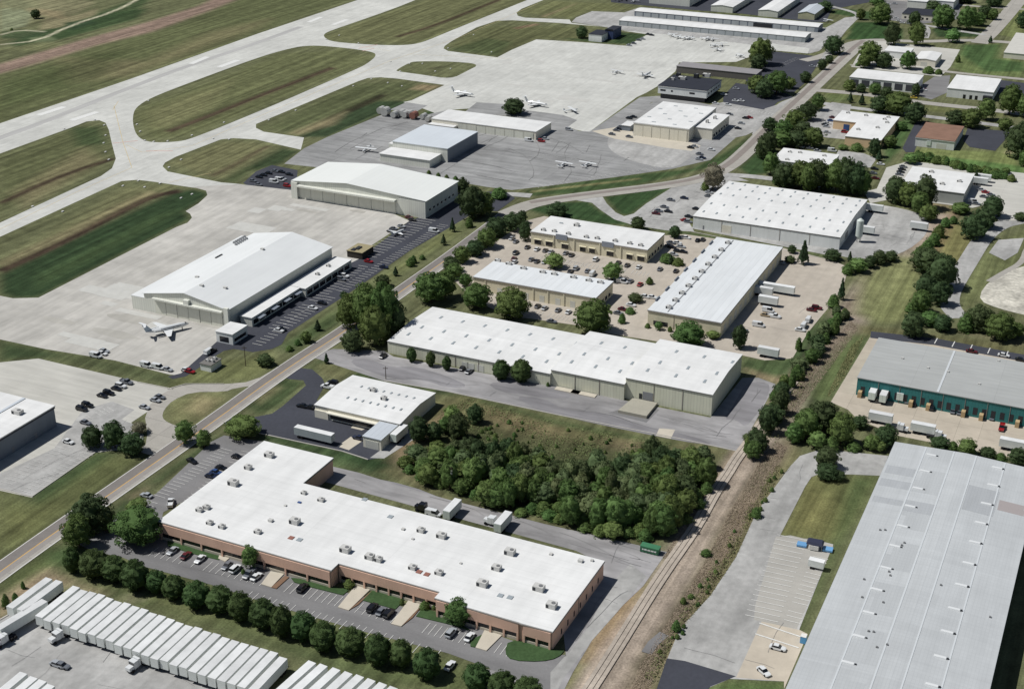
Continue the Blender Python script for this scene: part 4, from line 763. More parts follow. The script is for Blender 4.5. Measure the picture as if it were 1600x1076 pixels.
An3.panel('doorway','F',.2,.75,.6,3,glass,.05); An3.panel('window','R',.1,.9,1,2.4,glass,.05)
Po=Bld('timber_pavilion','small yellow-tan timber deck shelter between the hangar and car park',[(558,381),(582,384),(568,396),(543,392)],3.2,mat('dark_screen',(62,58,52),.8),mat('tan_deck_roof',(158,148,116),.8,[fine]),cat='shelter')
Po.rtu(560,388,2,4,.5,dark_m); Po.rtu(553,390,2,3,.4,dark_m)
Eb=Bld('equipment_shed','small roofless equipment enclosure on the grass by the slip road',[(333,558),(348,562),(326,571),(309,567)],2.8,white_w,mat('grey_gravel_roof',(120,118,114),.9,[fine]),cat='shed')
for p in ((325,564),(332,565),(336,561)): Eb.rtu(*p,1.4,1.2,.9)
H2=Bld('broad_hangar','broad white hangar with shaded recessed doors facing the concrete apron',[(513,252),(713,285.5),(661,316.2),(463,281)],9.3,ivory,mat('bright_white_roof',(230,232,228),.6,[(.03,(1,1,1),0,.03,4)],[(A,3,80,.08,.06)]),cat='hangar',gable=('v',3.2,.42),over=.6)
H2.panel('door_header','F',.05,.79,7.0,7.9,ivory,2.6)
for k in range(8): H2.panel('hangar_door','F',.05+.092*k,.05+.092*k+.088,0,6.9,hd,.15+.12*(k%2))
H2.panel('corner_block','F',0,.045,0,9.0,ivory,1.6); H2.panel('corner_block','F',.8,1,0,8.9,ivory,.5)
for k in range(7): H2.panel('window','R',.1+k*.12,.15+k*.12,3,4,glass,.05)
H3=Bld('grey_roofed_hangar','pale grey-roofed hangar with grey side wall and low front annex',[(666,195),(745,207),(699,233),(612,221)],8,ivory,mat('pale_grey_roof',(212,218,223),.5,[(.04,(1,1,1),0,.04,4)],[(A,3,80,.08,.08)]),cat='hangar')
H3.panel('side_wing','L',0,.98,0,6,ivory,3.2); H3.panel('side_wing_roof','L',0,.98,6.02,6.25,white_roof,3.4,inn=0)
H3.panel('front_annex','F',-.02,.88,0,4.4,ivory,14); H3.panel('front_annex_roof','F',-.03,.89,4.42,4.7,white_roof,14.4,inn=-.1)
H3.panel('grey_side','R',0,1,0,7.9,grey_w,.06)
H4=Bld('low_hangar','low long white-roofed hangar beside the tree on the apron',[(699,171),(859,192),(840,206),(676,186.5)],5,beige,white_roof,cat='hangar')
for k in range(8): H4.panel('hangar_door','F',.26+.09*k,.26+.09*k+.084,0,4,hd,.12+.1*(k%2))
H4.panel('annex','F',.0,.25,0,2.6,beige,4.5); H4.panel('annex_roof','F',0,.25,2.62,2.8,white_roof,4.8,inn=-.1)
H5=Bld('square_hangar','square white-roofed hangar with tan doors beside the round apron',[(1038,158.5),(1116,169.5),(1078.5,202.3),(990,191.8)],8,beige,white_roof,cat='hangar',edge=trimw)
for k in range(6): H5.panel('hangar_door','F',.02+.16*k,.02+.16*k+.15,0,6.6,beige,.12+.14*(k%2))
for i in range(5):
    for j in range(5):
        if (i+j)%2: u=H5.u0+(.12+.19*i)*(H5.u1-H5.u0); v=H5.v0+(.1+.19*j)*(H5.v1-H5.v0); MB().box(u-1.2,u+1.2,v-.5,v+.5,8.2,8.45).build('skylight',skyg,H5.root)
H5b=Bld('hangar_office','cream flat-roofed office block attached beside the square hangar',[(1112,177),(1139,180.5),(1113.4,202.5),(1086,198.7)],6.6,beige,white_roof,cat='office')
H5b.rtu(1117,186,1.6,1.6,2); H5b.rtu(1105,192,1.6,1.6,2)
for k in range(6): H5b.panel('window','R',.08+k*.15,.16+k*.15,1,2.6,glass,.05)
H5c=Bld('apron_shed','tiny white-roofed shed at the corner of the square hangar',[(978,189),(991,191),(987,198),(974,196)],3.2,grey_w,white_roof,cat='shed')
TT=Bld('terminal_building','two-storey terminal with black roof and overhanging white upper floor',[(1053,117),(1130,126),(1101,142),(1029,134)],8.5,white_w,dark_roof,cat='terminal',z0=3.4,edge=trimw)
a_,b_,c_,d_=TT.u0+1.5,TT.u1-1.5,TT.v0+1.5,TT.v1-1.5; MB().box(a_,b_,c_,d_,0,3.38).build('ground_floor',glass,TT.root)
for a,b in ((.05,.16),(.27,.31),(.65,.76)): TT.panel('window','F',a,b,5.2,6.4,glass,.05)
for k in range(5): TT.panel('window','R',.1+k*.17,.2+k*.17,5.2,6.4,glass,.05)
TT.rtu(1066,124,5,3,1.8); TT.rtu(1104,115+5,5,3,2.2); TT.rtu(1088,110+12,3,3,2.8,dark_m); TT.rtu(1060,119,3,2,2,dark_m); TT.rtu(1051,125,2.4,2,1.6)
Tc=Bld('terminal_canopy','long low grey concourse roof behind the black-roofed terminal',[(1063,97),(1188,109),(1185,117),(1061,104)],4.6,mat('concourse_glazing',(112,108,106),.5),mat('grey_flat_roof',(146,143,144),.9,[mid]),cat='concourse')  # concourse walls in one even grey-brown
Tw=Bld('apron_house','small white and blue control house on the grass by the apron',[(929,46.5),(948,48.5),(945,56),(924,54)],5.5,white_w,dark_roof,cat='house')
Tw2=Bld('control_tower','dark blue-grey tower cab behind the small white apron house',[(954,40),(966,41.5),(963,49),(950,47.5)],7,mat('navy_cladding',(62,76,112),.6),dark_roof,cat='tower'); Tw2.panel('window','F',.05,.95,6.5,8,glass,.05)
T1=Bld('t_hangar_row','far row of white-roofed T-hangars nearest the dark hangar lot',[(1005,12),(1285,37.5),(1278,43.5),(990,17)],4.2,grey_w,white_roof,cat='hangar row',gable=('u',.8,.5))
T2=Bld('t_hangar_row','near row of white-roofed T-hangars beside the big concrete apron',[(982,25),(1266,52.5),(1258,59.5),(968,31.5)],4.2,mat('grey_green_siding',(158,166,166),.6,[mid]),white_roof,cat='hangar row',gable=('u',.8,.5))
for b,n in ((T1,22),(T2,22)):
    for k in range(n): b.panel('hangar_door','F',.01+k*.0445,.01+k*.0445+.038,0,3.6,mat('pale_grey_door',(176,182,184),.6,[mid]),.1)
T1.panel('open_bay','F',.66,.76,0,3.4,dark_m,.2)
def simple(name,label,px,h,wall,roof,cat='building',gable=None,n=4,**k):
    b=Bld(name,label,px,h,wall,roof,cat=cat,gable=gable,**k)
    for q in range(n): b.panel('window','F',.08+q*.86/max(n,1),.08+q*.86/max(n,1)+.4/max(n,1),.9,2.5,glass,.05)
    return b
simple('tall_hangar','tall ivory-sided hangar at the very top of the photo',[(1035,-28),(1100,-20),(1079,-6),(1027,-12)],10,ivory,white_roof,'hangar',n=0)
simple('storage_hangar','white-roofed storage hangar left of the pair in the dark lot',[(1140,-10),(1175,-6),(1144,12),(1115,9)],5,ivory,white_roof,'hangar',n=0,gable=('v',1,.5))
simple('storage_hangar','white-roofed storage hangar right of the pair in the dark lot',[(1222,-8),(1250,-4),(1214,19),(1186,16)],5,ivory,white_roof,'hangar',n=0,gable=('v',1,.5))
simple('gabled_shed','small pale yellow gabled shed beside the dark hangar lot',[(1268,7),(1288,11),(1273,23),(1246,20)],5,mat('pale_yellow_siding',(196,194,160),.7,[mid]),light_roof,'shed',n=0,gable=('v',1.6,.5))
simple('depot_building','white-walled depot behind trees at the top right',[(1428,-12),(1460,-8),(1448,4),(1423,1)],8,ivory,white_roof,n=0)
simple('depot_building','white-roofed depot beside the depot behind trees',[(1475,-12),(1500,-8),(1490,5),(1465,0)],7,white_w,white_roof,n=0)
b=simple('dark_roofed_office','low office with near-black roof behind parked vans at top',[(1420,12),(1463,17),(1459,26),(1410,21)],4.5,beige,dark_roof,'office',n=6)
b=simple('small_warehouse','small white-roofed warehouse nearest the road junction trees',[(1390,72),(1426,76),(1422,84),(1382,79)],5,white_w,white_roof,'warehouse',n=0)
b=simple('gabled_workshop','white gable-roofed workshop on the pale concrete yard',[(1440,80),(1472,84),(1461,96),(1430,92)],5,beige,white_roof,'workshop',gable=('v',.8,.5),n=0); b.panel('loading_door','F',.3,.6,0,3.4,doorm,.05)
b=simple('bay_office','long white-roofed office with five dark glass bays',[(1340,107),(1443,119),(1432,131),(1329,121)],6.4,white_w,white_roof,'office',n=0)
for k in range(6): b.panel('window','F',.02+k*.165,.02+k*.165+.12,.8,5.2,mat('grey_glass',(84,86,94),.3),.05)
b=simple('stucco_office','white-roofed pale stucco office with arched entries',[(1494,117.5),(1566,124),(1550,146),(1482,137)],6,white_w,white_roof,'office',n=0)
for a in (.36,.5,.62): b.panel('doorway','F',a,a+.06,0,2.8,glass,.05)
b.panel('porch','F',.8,1.0,0,3.8,dark_m,3)
b=Bld('tan_workshop','L-shaped tan stucco building with white roof and blue bay door',[(1317,172.5),(1404,184),(1377,220),(1322,213),(1338,192),(1302,188)],5.5,tanw,white_roof,poly=True)
b.panel('bay_door',4,.3,.55,0,3.8,blue_m,.06)
for p in ((1325,177),(1353,181),(1382,187),(1388,184),(1371,200),(1341,203),(1386,192)): b.rtu(*p,2,1.6,1)
b=simple('brown_roofed_building','white-walled building with flat brown roof between dark lots',[(1447,192),(1508,198),(1490,221),(1431,215)],5.4,white_w,brown_roof,n=0,edge=trimw)
b.panel('loading_door','F',.55,.8,0,3.2,doorm,.05)
b=simple('white_roofed_unit','white-roofed unit half hidden behind a belt of trees',[(1224,231.5),(1306,242),(1300,262),(1208,250)],5.5,white_w,white_roof,n=0)
for p in ((1234,238),(1250,239),(1288,244),(1230,250),(1268,250)): b.rtu(*p,2,1.4,.9)
b=simple('white_block_building','white-roofed pale block building beside large dark trees',[(1425,260),(1522,273),(1506,303),(1409,290)],6.5,mat('pale_grey_siding',(178,182,178),.7,[mid]),white_roof,'warehouse',n=0)
for p in ((1472,288),(1499,284),(1455,269)): b.rtu(*p,2.4,2,1)
simple('pale_depot','pale flat building cut by the right edge near the top',[(1592,52),(1680,60),(1670,92),(1565,82)],4,beige,mat('pale_roof',(202,200,192),.8,[mid]),n=0)
# ------------------------------------------------------------ trees
leaf_cols={'B':(98,120,68),'D':(76,93,60),'R':(78,98,58),'S':(98,121,68),'G':(112,138,80),'C':(68,86,60),'T':(104,118,80),'N':(128,124,104)}
bark=mat('tree_bark',(92,80,68),.95,[fine])
leafm={}
for k,c in leaf_cols.items():
    m=mat('leaves_'+k.lower(),c,.75,[(.9,(1,1,1),0,.18,3)],spec=.15,objvar=.16); leafm[k]=m
    b=m.node_tree.nodes['Principled BSDF']; t_=m.node_tree; tb=t_.nodes.new('ShaderNodeBsdfTranslucent'); mx=t_.nodes.new('ShaderNodeMixShader'); mx.inputs[0].default_value=.28
    t_.links.new(b.inputs['Base Color'].links[0].from_socket,tb.inputs['Color']); ou=[n for n in t_.nodes if n.type=='OUTPUT_MATERIAL'][0]
    t_.links.new(b.outputs[0],mx.inputs[1]); t_.links.new(tb.outputs[0],mx.inputs[2]); t_.links.new(mx.outputs[0],ou.inputs['Surface'])
def crown_mesh(seed,shape,ncl,nleaf,leaf,clr,zlo=.18,lob=1.0):
    """unit tree: height 1, crown radius .5; leaf-sized faces spread over clumps plus a rough inner mass"""
    r=np.random.default_rng(seed); V_=[];F_=[]
    def prof(t):
        if shape=='round': return math.sqrt(max(0,1-((t-.5)/.5)**2))*.98
        if shape=='cone': return max(.05,(1-t)**.75)*.95 if t>.08 else .6
        if shape=='broad': return math.sqrt(max(0,1-((t-.45)/.55)**2))**.8
        if shape=='bush': return math.sqrt(max(0,1-(t/1.0)**2))
    n=0
    for c in range(ncl):
        t=(c+.5)/ncl; t=min(.97,max(.03,t+r.normal()*.04)); a=c*2.39996+r.normal()*.35
        pr=prof(t)*.5; rad=max(0,pr-clr*.75)*(1 if r.random()<.8 else r.uniform(.2,.9)); rad*=1+r.normal()*.09*lob
        cx,cy,cz=math.cos(a)*rad,math.sin(a)*rad,zlo+(1-zlo)*t*(1-clr*.4)
        cr=clr*r.uniform(.75,1.25)
        q=r.normal(size=(nleaf,3)); q/=np.linalg.norm(q,axis=1)[:,None]
        out=np.array([cx,cy,(cz-(zlo+.3))*.8]); on=np.linalg.norm(out)+1e-6
        q+=out/on*.45; q[:,2]+=.12; q/=np.linalg.norm(q,axis=1)[:,None]
        pos=np.array([cx,cy,cz])+q*cr*r.uniform(.8,1.08,size=(nleaf,1))*np.array([1,1,.8])
        nr=q+r.normal(size=(nleaf,3))*.38; nr/=np.linalg.norm(nr,axis=1)[:,None]
        ax=np.cross(nr,r.normal(size=(nleaf,3))); ax/=np.linalg.norm(ax,axis=1)[:,None]; bx=np.cross(nr,ax); s=(leaf*r.uniform(.6,1.3,size=(nleaf,1)))
        quad=np.stack([pos-ax*s,pos-bx*s*.7,pos+ax*s,pos+bx*s*.7],1); V_.append(quad.reshape(-1,3)); n+=nleaf
    # inner mass
    bm=bmesh.new(); bmesh.ops.create_icosphere(bm,subdivisions=3,radius=1)
    core=[]
    for v in bm.verts:
        t=(v.co.z+1)/2; pr=prof(min(.98,max(.02,t)))*.5*(.9 if shape=='round' else .80); h=math.hypot(v.co.x,v.co.y) or 1
        k=1+.14*math.sin(5*math.atan2(v.co.y,v.co.x)+seed+7*t)+.08*math.sin(9*t*3+seed+3*math.atan2(v.co.y,v.co.x))
        core.append((v.co.x/h*pr*k*min(1,h*1.5),v.co.y/h*pr*k*min(1,h*1.5),zlo+(1-zlo)*(.04+.9*t)))
    cf=[[v.index for v in f.verts] for f in bm.faces]; bm.free()
    verts=np.concatenate(V_); nv=len(verts); faces=np.arange(nv).reshape(-1,4).tolist()
    me=bpy.data.meshes.new('crown_'+shape); me.from_pydata(verts.tolist()+core,[],faces+[[i+nv for i in f] for f in cf]); me.update(); return me
def trunk_mesh(seed,top=.6,r0=.035):
    r=random.Random(seed); g=MB(); g.tube((0,0,-.01),(0,0,top*.5),r0,r0*.75,7); g.tube((0,0,top*.5),(r.uniform(-.03,.03),r.uniform(-.03,.03),top),r0*.75,r0*.35,7)
    for k in range(5):
        a=k*1.26+r.random(); g.tube((0,0,top*(.35+.08*k)),(math.cos(a)*.25,math.sin(a)*.25,top*(.6+.1*k)),r0*.45,r0*.15,5)
    return g.mesh('trunk')
PR={}
def protos(kind):
    if kind in PR: return PR[kind]
    spec={'B':('broad',60,75,.022,.105,.12,1.2),'D':('broad',52,80,.023,.11,.08,1.4),'R':('round',74,80,.020,.095,.03,.22),'S':('bush',26,55,.036,.17,.0,1.4),'G':('broad',42,60,.026,.11,.16,1.5),'C':('cone',30,70,.03,.10,.08,.9),'T':('broad',30,60,.032,.13,.06,1.7),'N':('broad',34,60,.026,.12,.12,1.6)}[kind]
    out=[]
    for k in range(3):
        cm=crown_mesh(100+ord(kind)*7+k,spec[0],spec[1],spec[2],spec[3],spec[4],spec[5],spec[6]); cm.materials.append(leafm[kind])
        tm=trunk_mesh(k+ord(kind),.3 if kind=='S' else .6); tm.materials.append(bark); out.append((cm,tm))
    PR[kind]=out; return out
KN={'B':('leafy_tree','tree','broad green tree'),'D':('dark_tree','tree','dark green tree'),'R':('round_tree','tree','round-clipped tree'),'S':('shrub','shrub','low green shrub'),'G':('light_green_tree','tree','light green tree'),'C':('conifer','tree','slim conical evergreen'),'T':('olive_tree','tree','olive green tree'),'N':('bare_tree','tree','grey-brown sparse tree')}
ORD=['','first','second','third','fourth','fifth','sixth','seventh','eighth','ninth','tenth','eleventh','twelfth','thirteenth','fourteenth','fifteenth','sixteenth','seventeenth','eighteenth','nineteenth','twentieth','twenty-first','twenty-second','twenty-third','twenty-fourth','twenty-fifth','twenty-sixth','twenty-seventh','twenty-eighth']+['twenty-ninth','thirtieth']+['thirty-'+q for q in ('first','second','third','fourth','fifth','sixth','seventh','eighth','ninth')]+['fortieth']+['forty-'+q for q in ('first','second','third','fourth','fifth','sixth','seventh','eighth','ninth')]+['fiftieth']+['fifty-'+q for q in ('first','second','third','fourth','fifth','sixth','seventh','eighth','ninth')]
def place_tree(kind,x,y,h,wd,label,group):
    cm,tm=protos(kind)[rnd.randrange(3)]; nm,cat,_=KN[kind]
    root=empty(nm,(x,y,0),rnd.uniform(0,6.28),label,cat,group)
    c=link('crown',cm,None,root); t=link('trunk',tm,None,root)
    root.scale=(wd,wd,h); return root
def trees(zone,lst):
    """lst: (px centre, py crown top, py foot, px width, kind)"""
    by={}
    for t in lst: by.setdefault(t[4],[]).append(t)
    for k,l in by.items():
        l.sort(key=lambda t:t[0])
        for i,(cx,yt,yb,wp,kk) in enumerate(l):
            # the lowest pixel of a crown is its near side: the trunk stands half a crown deeper
            s=CF/math.hypot(U(cx,yb)[1],CH); wd=wp/s; 
            x,y=U(cx,yb); y+=wd*.30 if kk!='S' else wd*.25
            h=max(1.2,height((x,y),yt)); h=max(h,wd*.55)
            des=KN[k][2]
            lab=f"{des} {zone}" if len(l)==1 else (f"{ORD[i+1]} {des} from the left {zone}")
            place_tree(kk,x,y,h,wd,lab,zone.replace('the only','') and ('trees '+zone if k!='S' else 'shrubs '+zone))
trees('in the row beside the trailers',[(112,855,898,26,'R'),(147,860,908,48,'R'),(177,870,913,43,'R'),(210,876,928,45,'R'),(243,892,930,36,'R'),(271,900,940,38,'R'),(306,909,955,44,'R'),(343,917,962,44,'R'),(375,925,975,40,'R'),(411,937,988,44,'R'),(440,946,1000,36,'R'),(472,957,1006,43,'R'),(505,972,1022,44,'R'),(547,982,1030,50,'R'),(590,991,1045,42,'R'),(626,1000,1048,37,'R'),(667,1014,1066,44,'R'),(745,1038,1085,44,'R'),(785,1050,1095,44,'R'),(824,1060,1105,48,'R')])
trees('at the brick building road corner',[(138,775,838,60,'D'),(120,806,862,46,'B'),(212,797,858,78,'B'),(163,792,835,34,'D'),(213,782,805,36,'G')])
trees('beside the grey hangar lot',[(143,666,703,34,'D'),(177,658,704,36,'D'),(205,677,714,40,'D'),(216,660,680,26,'N')])
trees('at the junction by the west lot',[(288,658,697,32,'G'),(318,672,702,24,'B'),(378,652,688,56,'B')])
trees('in the big roadside clump',[(572,446,522,56,'B'),(600,442,530,50,'B'),(546,462,518,42,'B'),(585,480,545,50,'B'),(618,472,530,34,'D'),(550,517,553,36,'D'),(598,430,450,24,'D'),(537,455,468,12,'D')])
trees('on the lawn by the hangar car park',[(618,417,432,12,'C'),(641,403,417,15,'S'),(646,399,412,12,'S'),(693,366,384,11,'C'),(707,340,363,11,'C'),(496,500,518,15,'C'),(478,518,537,18,'B'),(413,554,574,28,'D'),(660,398,406,10,'S'),(452,540,549,14,'S'),(465,530,540,12,'S')])
trees('at the broad hangar corner',[(722,278,308,22,'D'),(738,292,345,44,'D'),(756,300,340,34,'B'),(685,270,279,9,'S'),(698,273,282,9,'S'),(712,275,286,11,'S'),(670,266,273,8,'S'),(780,303,312,30,'S'),(733,340,356,14,'S')])
trees('between the road and the cream buildings',[(800,333,362,34,'D'),(776,340,372,34,'D'),(760,358,390,34,'B'),(742,376,402,30,'D'),(722,385,413,28,'B'),(705,401,427,28,'D'),(727,428,450,22,'B'),(710,412,438,30,'B'),(672,427,478,52,'B'),(695,424,470,36,'B'),(745,444,487,46,'B'),(800,452,502,56,'B'),(820,345,378,20,'D'),(816,329,350,16,'D')])
trees('around the cream office buildings',[(928,470,526,60,'B'),(1077,505,547,54,'B'),(1156,508,547,24,'D'),(870,317,341,34,'D'),(997,339,361,24,'D'),(1055,353,373,20,'D'),(867,397,422,32,'G'),(957,411,441,32,'G'),(1015,433,445,13,'S'),(993,459,474,24,'D'),(972,490,506,14,'S'),(1029,502,517,13,'G'),(1012,505,513,10,'S'),(1047,510,519,9,'S'),(1115,522,531,22,'G'),(1048,397,414,12,'C'),(1040,396,410,14,'D'),(1235,400,412,18,'D'),(1238,383,397,14,'D'),(1256,376,415,22,'C'),(1302,390,409,28,'D'),(1328,393,411,11,'C'),(1060,403,416,22,'S'),(1043,405,412,26,'S'),(985,482,491,18,'S')])
trees('behind the big square white warehouse',[(1225,255,296,36,'D'),(1250,251,296,36,'B'),(1278,249,300,38,'D'),(1308,250,304,42,'B'),(1338,254,308,36,'D'),(1205,238,275,26,'B'),(1236,262,294,24,'D'),(1264,256,302,28,'B'),(1293,262,300,26,'D'),(1322,246,306,30,'D'),(1350,266,308,22,'B'),(1215,268,290,18,'S'),(1115,256,300,34,'N'),(1102,283,298,14,'S')])
trees('beside the white block building',[(1400,276,320,36,'D'),(1420,285,325,34,'B'),(1445,274,330,36,'D'),(1438,300,335,30,'B'),(1452,320,348,30,'B'),(1525,336,377,44,'D'),(1553,306,342,34,'D'),(1540,325,360,36,'D'),(1597,333,346,22,'D'),(1503,322,336,30,'B'),(1525,265,285,10,'C'),(1573,262,272,14,'B')])
trees('in the scrub east of the loading yard',[(1478,340,356,18,'S'),(1490,338,350,16,'S'),(1468,352,372,22,'S'),(1460,365,385,24,'S'),(1450,375,395,24,'S'),(1440,385,402,26,'S'),(1342,404,428,30,'G'),(1325,412,430,20,'S'),(1375,392,415,26,'D'),(1393,392,410,22,'D'),(1360,400,420,20,'D'),(1450,388,430,50,'D'),(1475,398,455,46,'D'),(1448,430,470,36,'D'),(1470,440,480,34,'D'),(1440,455,492,34,'B'),(1428,488,530,38,'D'),(1455,488,512,34,'B'),(1475,492,520,30,'D'),(1425,472,490,22,'S'),(1315,435,470,15,'C'),(1303,460,482,22,'S'),(1322,485,500,16,'D')])
trees('by the gravel lot',[(1530,478,520,44,'D'),(1565,490,536,46,'B'),(1510,490,520,28,'S'),(1590,505,530,24,'B')])
hedge=[(1312,487,506,18,'T'),(1300,498,520,20,'T'),(1291,508,530,20,'T'),(1283,520,545,22,'T'),(1273,532,556,22,'T'),(1264,545,568,22,'T'),(1257,556,582,24,'T'),(1246,570,596,22,'T'),(1236,580,604,20,'T'),(1226,592,622,24,'D'),(1216,608,648,34,'D'),(1208,630,668,32,'D'),(1196,640,682,30,'D'),(1180,662,700,30,'D'),(1192,672,705,28,'D'),(1178,690,718,34,'B'),(1165,690,706,14,'S'),(1252,530,545,14,'S'),(1262,520,534,14,'S'),(1100,858,871,17,'S'),(1180,788,806,20,'S'),(1074,925,935,10,'S'),(1068,935,946,9,'S'),(1061,975,985,14,'S')]
hr2=random.Random(21)
hedge=[(a+hr2.uniform(-6,6),b+hr2.uniform(-7,6),c+hr2.uniform(-4,4),d*hr2.uniform(.65,1.35),hr2.choice('TSBDSG') if e=='T' else e) for a,b,c,d,e in hedge]
for q in range(46):
    t=hr2.random(); cx=1320-t*150+hr2.uniform(-13,9); cy=482+t*215+hr2.uniform(-4,4); r_=hr2.uniform(7,17); hedge.append((cx,cy-r_*.8,cy+r_*.25,r_,hr2.choice('SSTB')))
for q in range(26):
    t=hr2.random(); cx=1222-t*185+hr2.uniform(-9,5); cy=735+t*290+hr2.uniform(-10,10); r_=hr2.uniform(4,9); hedge.append((cx,cy-r_*.7,cy+r_*.25,r_,'S'))
trees('in the tree belt along the rail line',hedge)
trees('between the rail line and the dock yard',[(1262,640,690,44,'B'),(1288,628,682,48,'D'),(1316,646,700,42,'B'),(1345,650,672,26,'D'),(1385,664,702,34,'D'),(1363,680,706,28,'B'),(1242,662,695,28,'B'),(1278,675,705,30,'G'),(1300,682,706,26,'S'),(1335,690,706,26,'S'),(1293,700,736,38,'D'),(1294,725,752,36,'D'),(1312,736,753,20,'D'),(1376,690,708,18,'G')])
trees('behind the huge grey roof',[(1470,686,702,30,'D'),(1490,690,704,20,'S'),(1513,686,714,30,'G'),(1545,704,716,26,'D'),(1565,710,720,20,'S'),(1592,700,730,30,'D')])
trees('in the bottom right corner',[(1265,1060,1100,56,'G')])
trees('beside the small white workshop',[(654,652,694,32,'D'),(678,660,692,28,'D'),(706,634,664,26,'G'),(742,632,664,26,'D'),(716,646,690,34,'D'),(696,652,680,24,'B')])
trees('before the long sage warehouse',[(643,543,567,17,'R'),(673,549,574,16,'R'),(698,556,580,15,'R'),(783,562,596,28,'R'),(815,562,600,34,'R'),(510,551,569,11,'C'),(856,597,604,6,'S')])
trees('in front of the brick building',[(390,852,892,26,'G'),(716,938,980,46,'B'),(545,905,920,19,'S'),(663,939,953,18,'S'),(399,905-50,872,14,'S'),(380,888,897,8,'S'),(628,935,945,8,'S'),(678,945,952,8,'S'),(1,1,1,1,'S')][:-1])
trees('by the left trailer bank',[(36,908,920,8,'S'),(9,928,950,14,'S'),(24,926,942,12,'S')])
trees('beyond the runway',[(55,15,30,15,'D'),(18,44,48,5,'S')])
trees('on the big concrete apron',[(803,154,181,36,'D'),(909,41,61,19,'D')])
far1=[(1190,60,104,38,'B'),(1185,85,112,26,'D'),(1182,118,148,28,'B'),(1195,125,155,30,'D'),(1215,112,150,40,'B'),(1235,122,140,20,'B'),(1259,112,130,18,'D'),(1303,56,86,30,'D'),(1285,92,110,15,'D'),(1296,86,100,13,'D')]
trees('around the terminal car park',far1)
far2=[(1345,14,32,15,'B'),(1378,6,40,34,'B'),(1394,36,72,26,'D'),(1433,35,73,26,'B'),(1430,18,42,20,'D'),(1475,8,47,36,'B'),(1513,10,49,32,'B'),(1540,8,30,22,'D'),(1552,14,32,18,'B'),(1530,20,42,24,'B'),(1290,2,20,24,'D'),(1490,45,68,24,'G'),(1548,56,68,9,'C'),(1600,18,45,22,'D'),(1460,2,20,26,'D'),(1372,-5,10,24,'B'),(1510,-8,6,30,'D'),(1555,-8,12,26,'D')]
trees('along the lane at the top',far2)
far3=[(1360,65,105,34,'B'),(1382,82,108,28,'D'),(1350,85,108,20,'B'),(1420,80,110,26,'B'),(1497,86,98,9,'S'),(1340,98,104,8,'S'),(1467,108,117,14,'S'),(1452,109,116,20,'S')]
trees('around the small white warehouses',far3)
far4=[(1328,125,144,20,'B'),(1346,131,146,16,'D'),(1368,130,149,20,'B'),(1386,136,154,20,'D'),(1405,144,182,42,'B'),(1375,150,178,28,'D'),(1391,150,176,24,'B'),(1431,160,195,32,'D'),(1329,145,161,12,'C'),(1347,147,165,13,'C'),(1431,130,151,13,'D')]
trees('before the bay-windowed office',far4)
far5=[(1495,172,198,30,'D'),(1520,170,202,34,'B'),(1543,155,190,28,'G'),(1580,133,182,34,'B'),(1572,185,205,24,'B'),(1594,192,250,44,'D'),(1600,150,185,24,'G'),(1602,235,262,20,'B')]
trees('near the dark lot at the right edge',far5)
far6=[(1278,147,174,22,'B'),(1262,160,190,30,'D'),(1242,172,205,32,'B'),(1256,190,212,26,'D'),(1225,188,215,28,'B'),(1204,184,206,24,'D'),(1272,200,232,34,'B'),(1246,205,232,34,'D'),(1222,205,232,34,'B'),(1202,205,240,26,'D'),(1192,212,250,24,'D'),(1367,216,247,20,'D'),(1374,234,253,14,'C'),(1392,212,232,22,'B'),(1340,225,237,22,'S'),(1318,228,236,16,'G'),(1425,240,258,26,'G'),(1410,190,205,18,'B'),(1320,245,253,9,'D')]
trees('between the road and the tan workshop',far6)
h3=random.Random(4); hed=[(1436+i*6.2+h3.uniform(-4,4),237+i*1.55+h3.uniform(-3,2),249+i*1.45+h3.uniform(-2,2),h3.uniform(10,24),'S') for i in range(25)]
trees('in the hedge below the brown-roofed building',hed)
# the dense thicket: each crown a tree of its own
thick=[(636,715),(660,712),(700,712),(750,715),(800,722),(850,735),(900,748),(950,748),(1000,732),(1050,722),(1085,722),(1108,738),(1112,755),(1105,775),(1085,803),(1060,832),(1010,845),(960,842),(900,828),(850,812),(800,800),(750,785),(690,765),(650,752),(632,735)]
tp=UL(thick)
def inside(x,y,poly):
    c=False; n=len(poly)
    for i in range(n):
        (ax,ay),(bx,by)=poly[i],poly[(i+1)%n]
        if (ay>y)!=(by>y) and x<(bx-ax)*(y-ay)/(by-ay)+ax: c=not c
    return c
pts=[]; x0=min(p[0] for p in tp);x1=max(p[0] for p in tp);y0=min(p[1] for p in tp);y1=max(p[1] for p in tp)
tr=random.Random(5); tries=0
while tries<6000 and len(pts)<170:
    tries+=1; x=tr.uniform(x0,x1); y=tr.uniform(y0,y1)
    if inside(x,y,tp) and all((x-a)**2+(y-b)**2>3.5**2 for a,b,_ in pts): pts.append((x,y,0))
def toloc_(x,y):
    px,py=proj(x,y); t=(px-630)/490; 
    d='at the front' if py>735+max(0,(px-640))*.15 else 'at the back'
    return d+(' left end' if t<.25 else ' left middle' if t<.5 else ' right middle' if t<.75 else ' right end')
cells={}
for i,(x,y,_) in enumerate(pts):
    px,py=proj(x,y); edge=not inside(x,y-5,tp) or not inside(x,y-9,tp)
    k=tr.choices(['T','D','B','G','S'],[5,2,3.4,.7,.3])[0]
    if edge: k=tr.choices(['S','B','G'],[4,3,.6])[0]
    h=tr.uniform(5.5,12.0) if k!='S' else tr.uniform(2.2,4.0); wd=tr.uniform(4.8,9.0) if k!='S' else tr.uniform(4,6.5)
    if py<725 and k!='S': h*=.85
    vv=toloc_(x,y); cells.setdefault((k,vv),[]).append((px,x,y,h,wd))
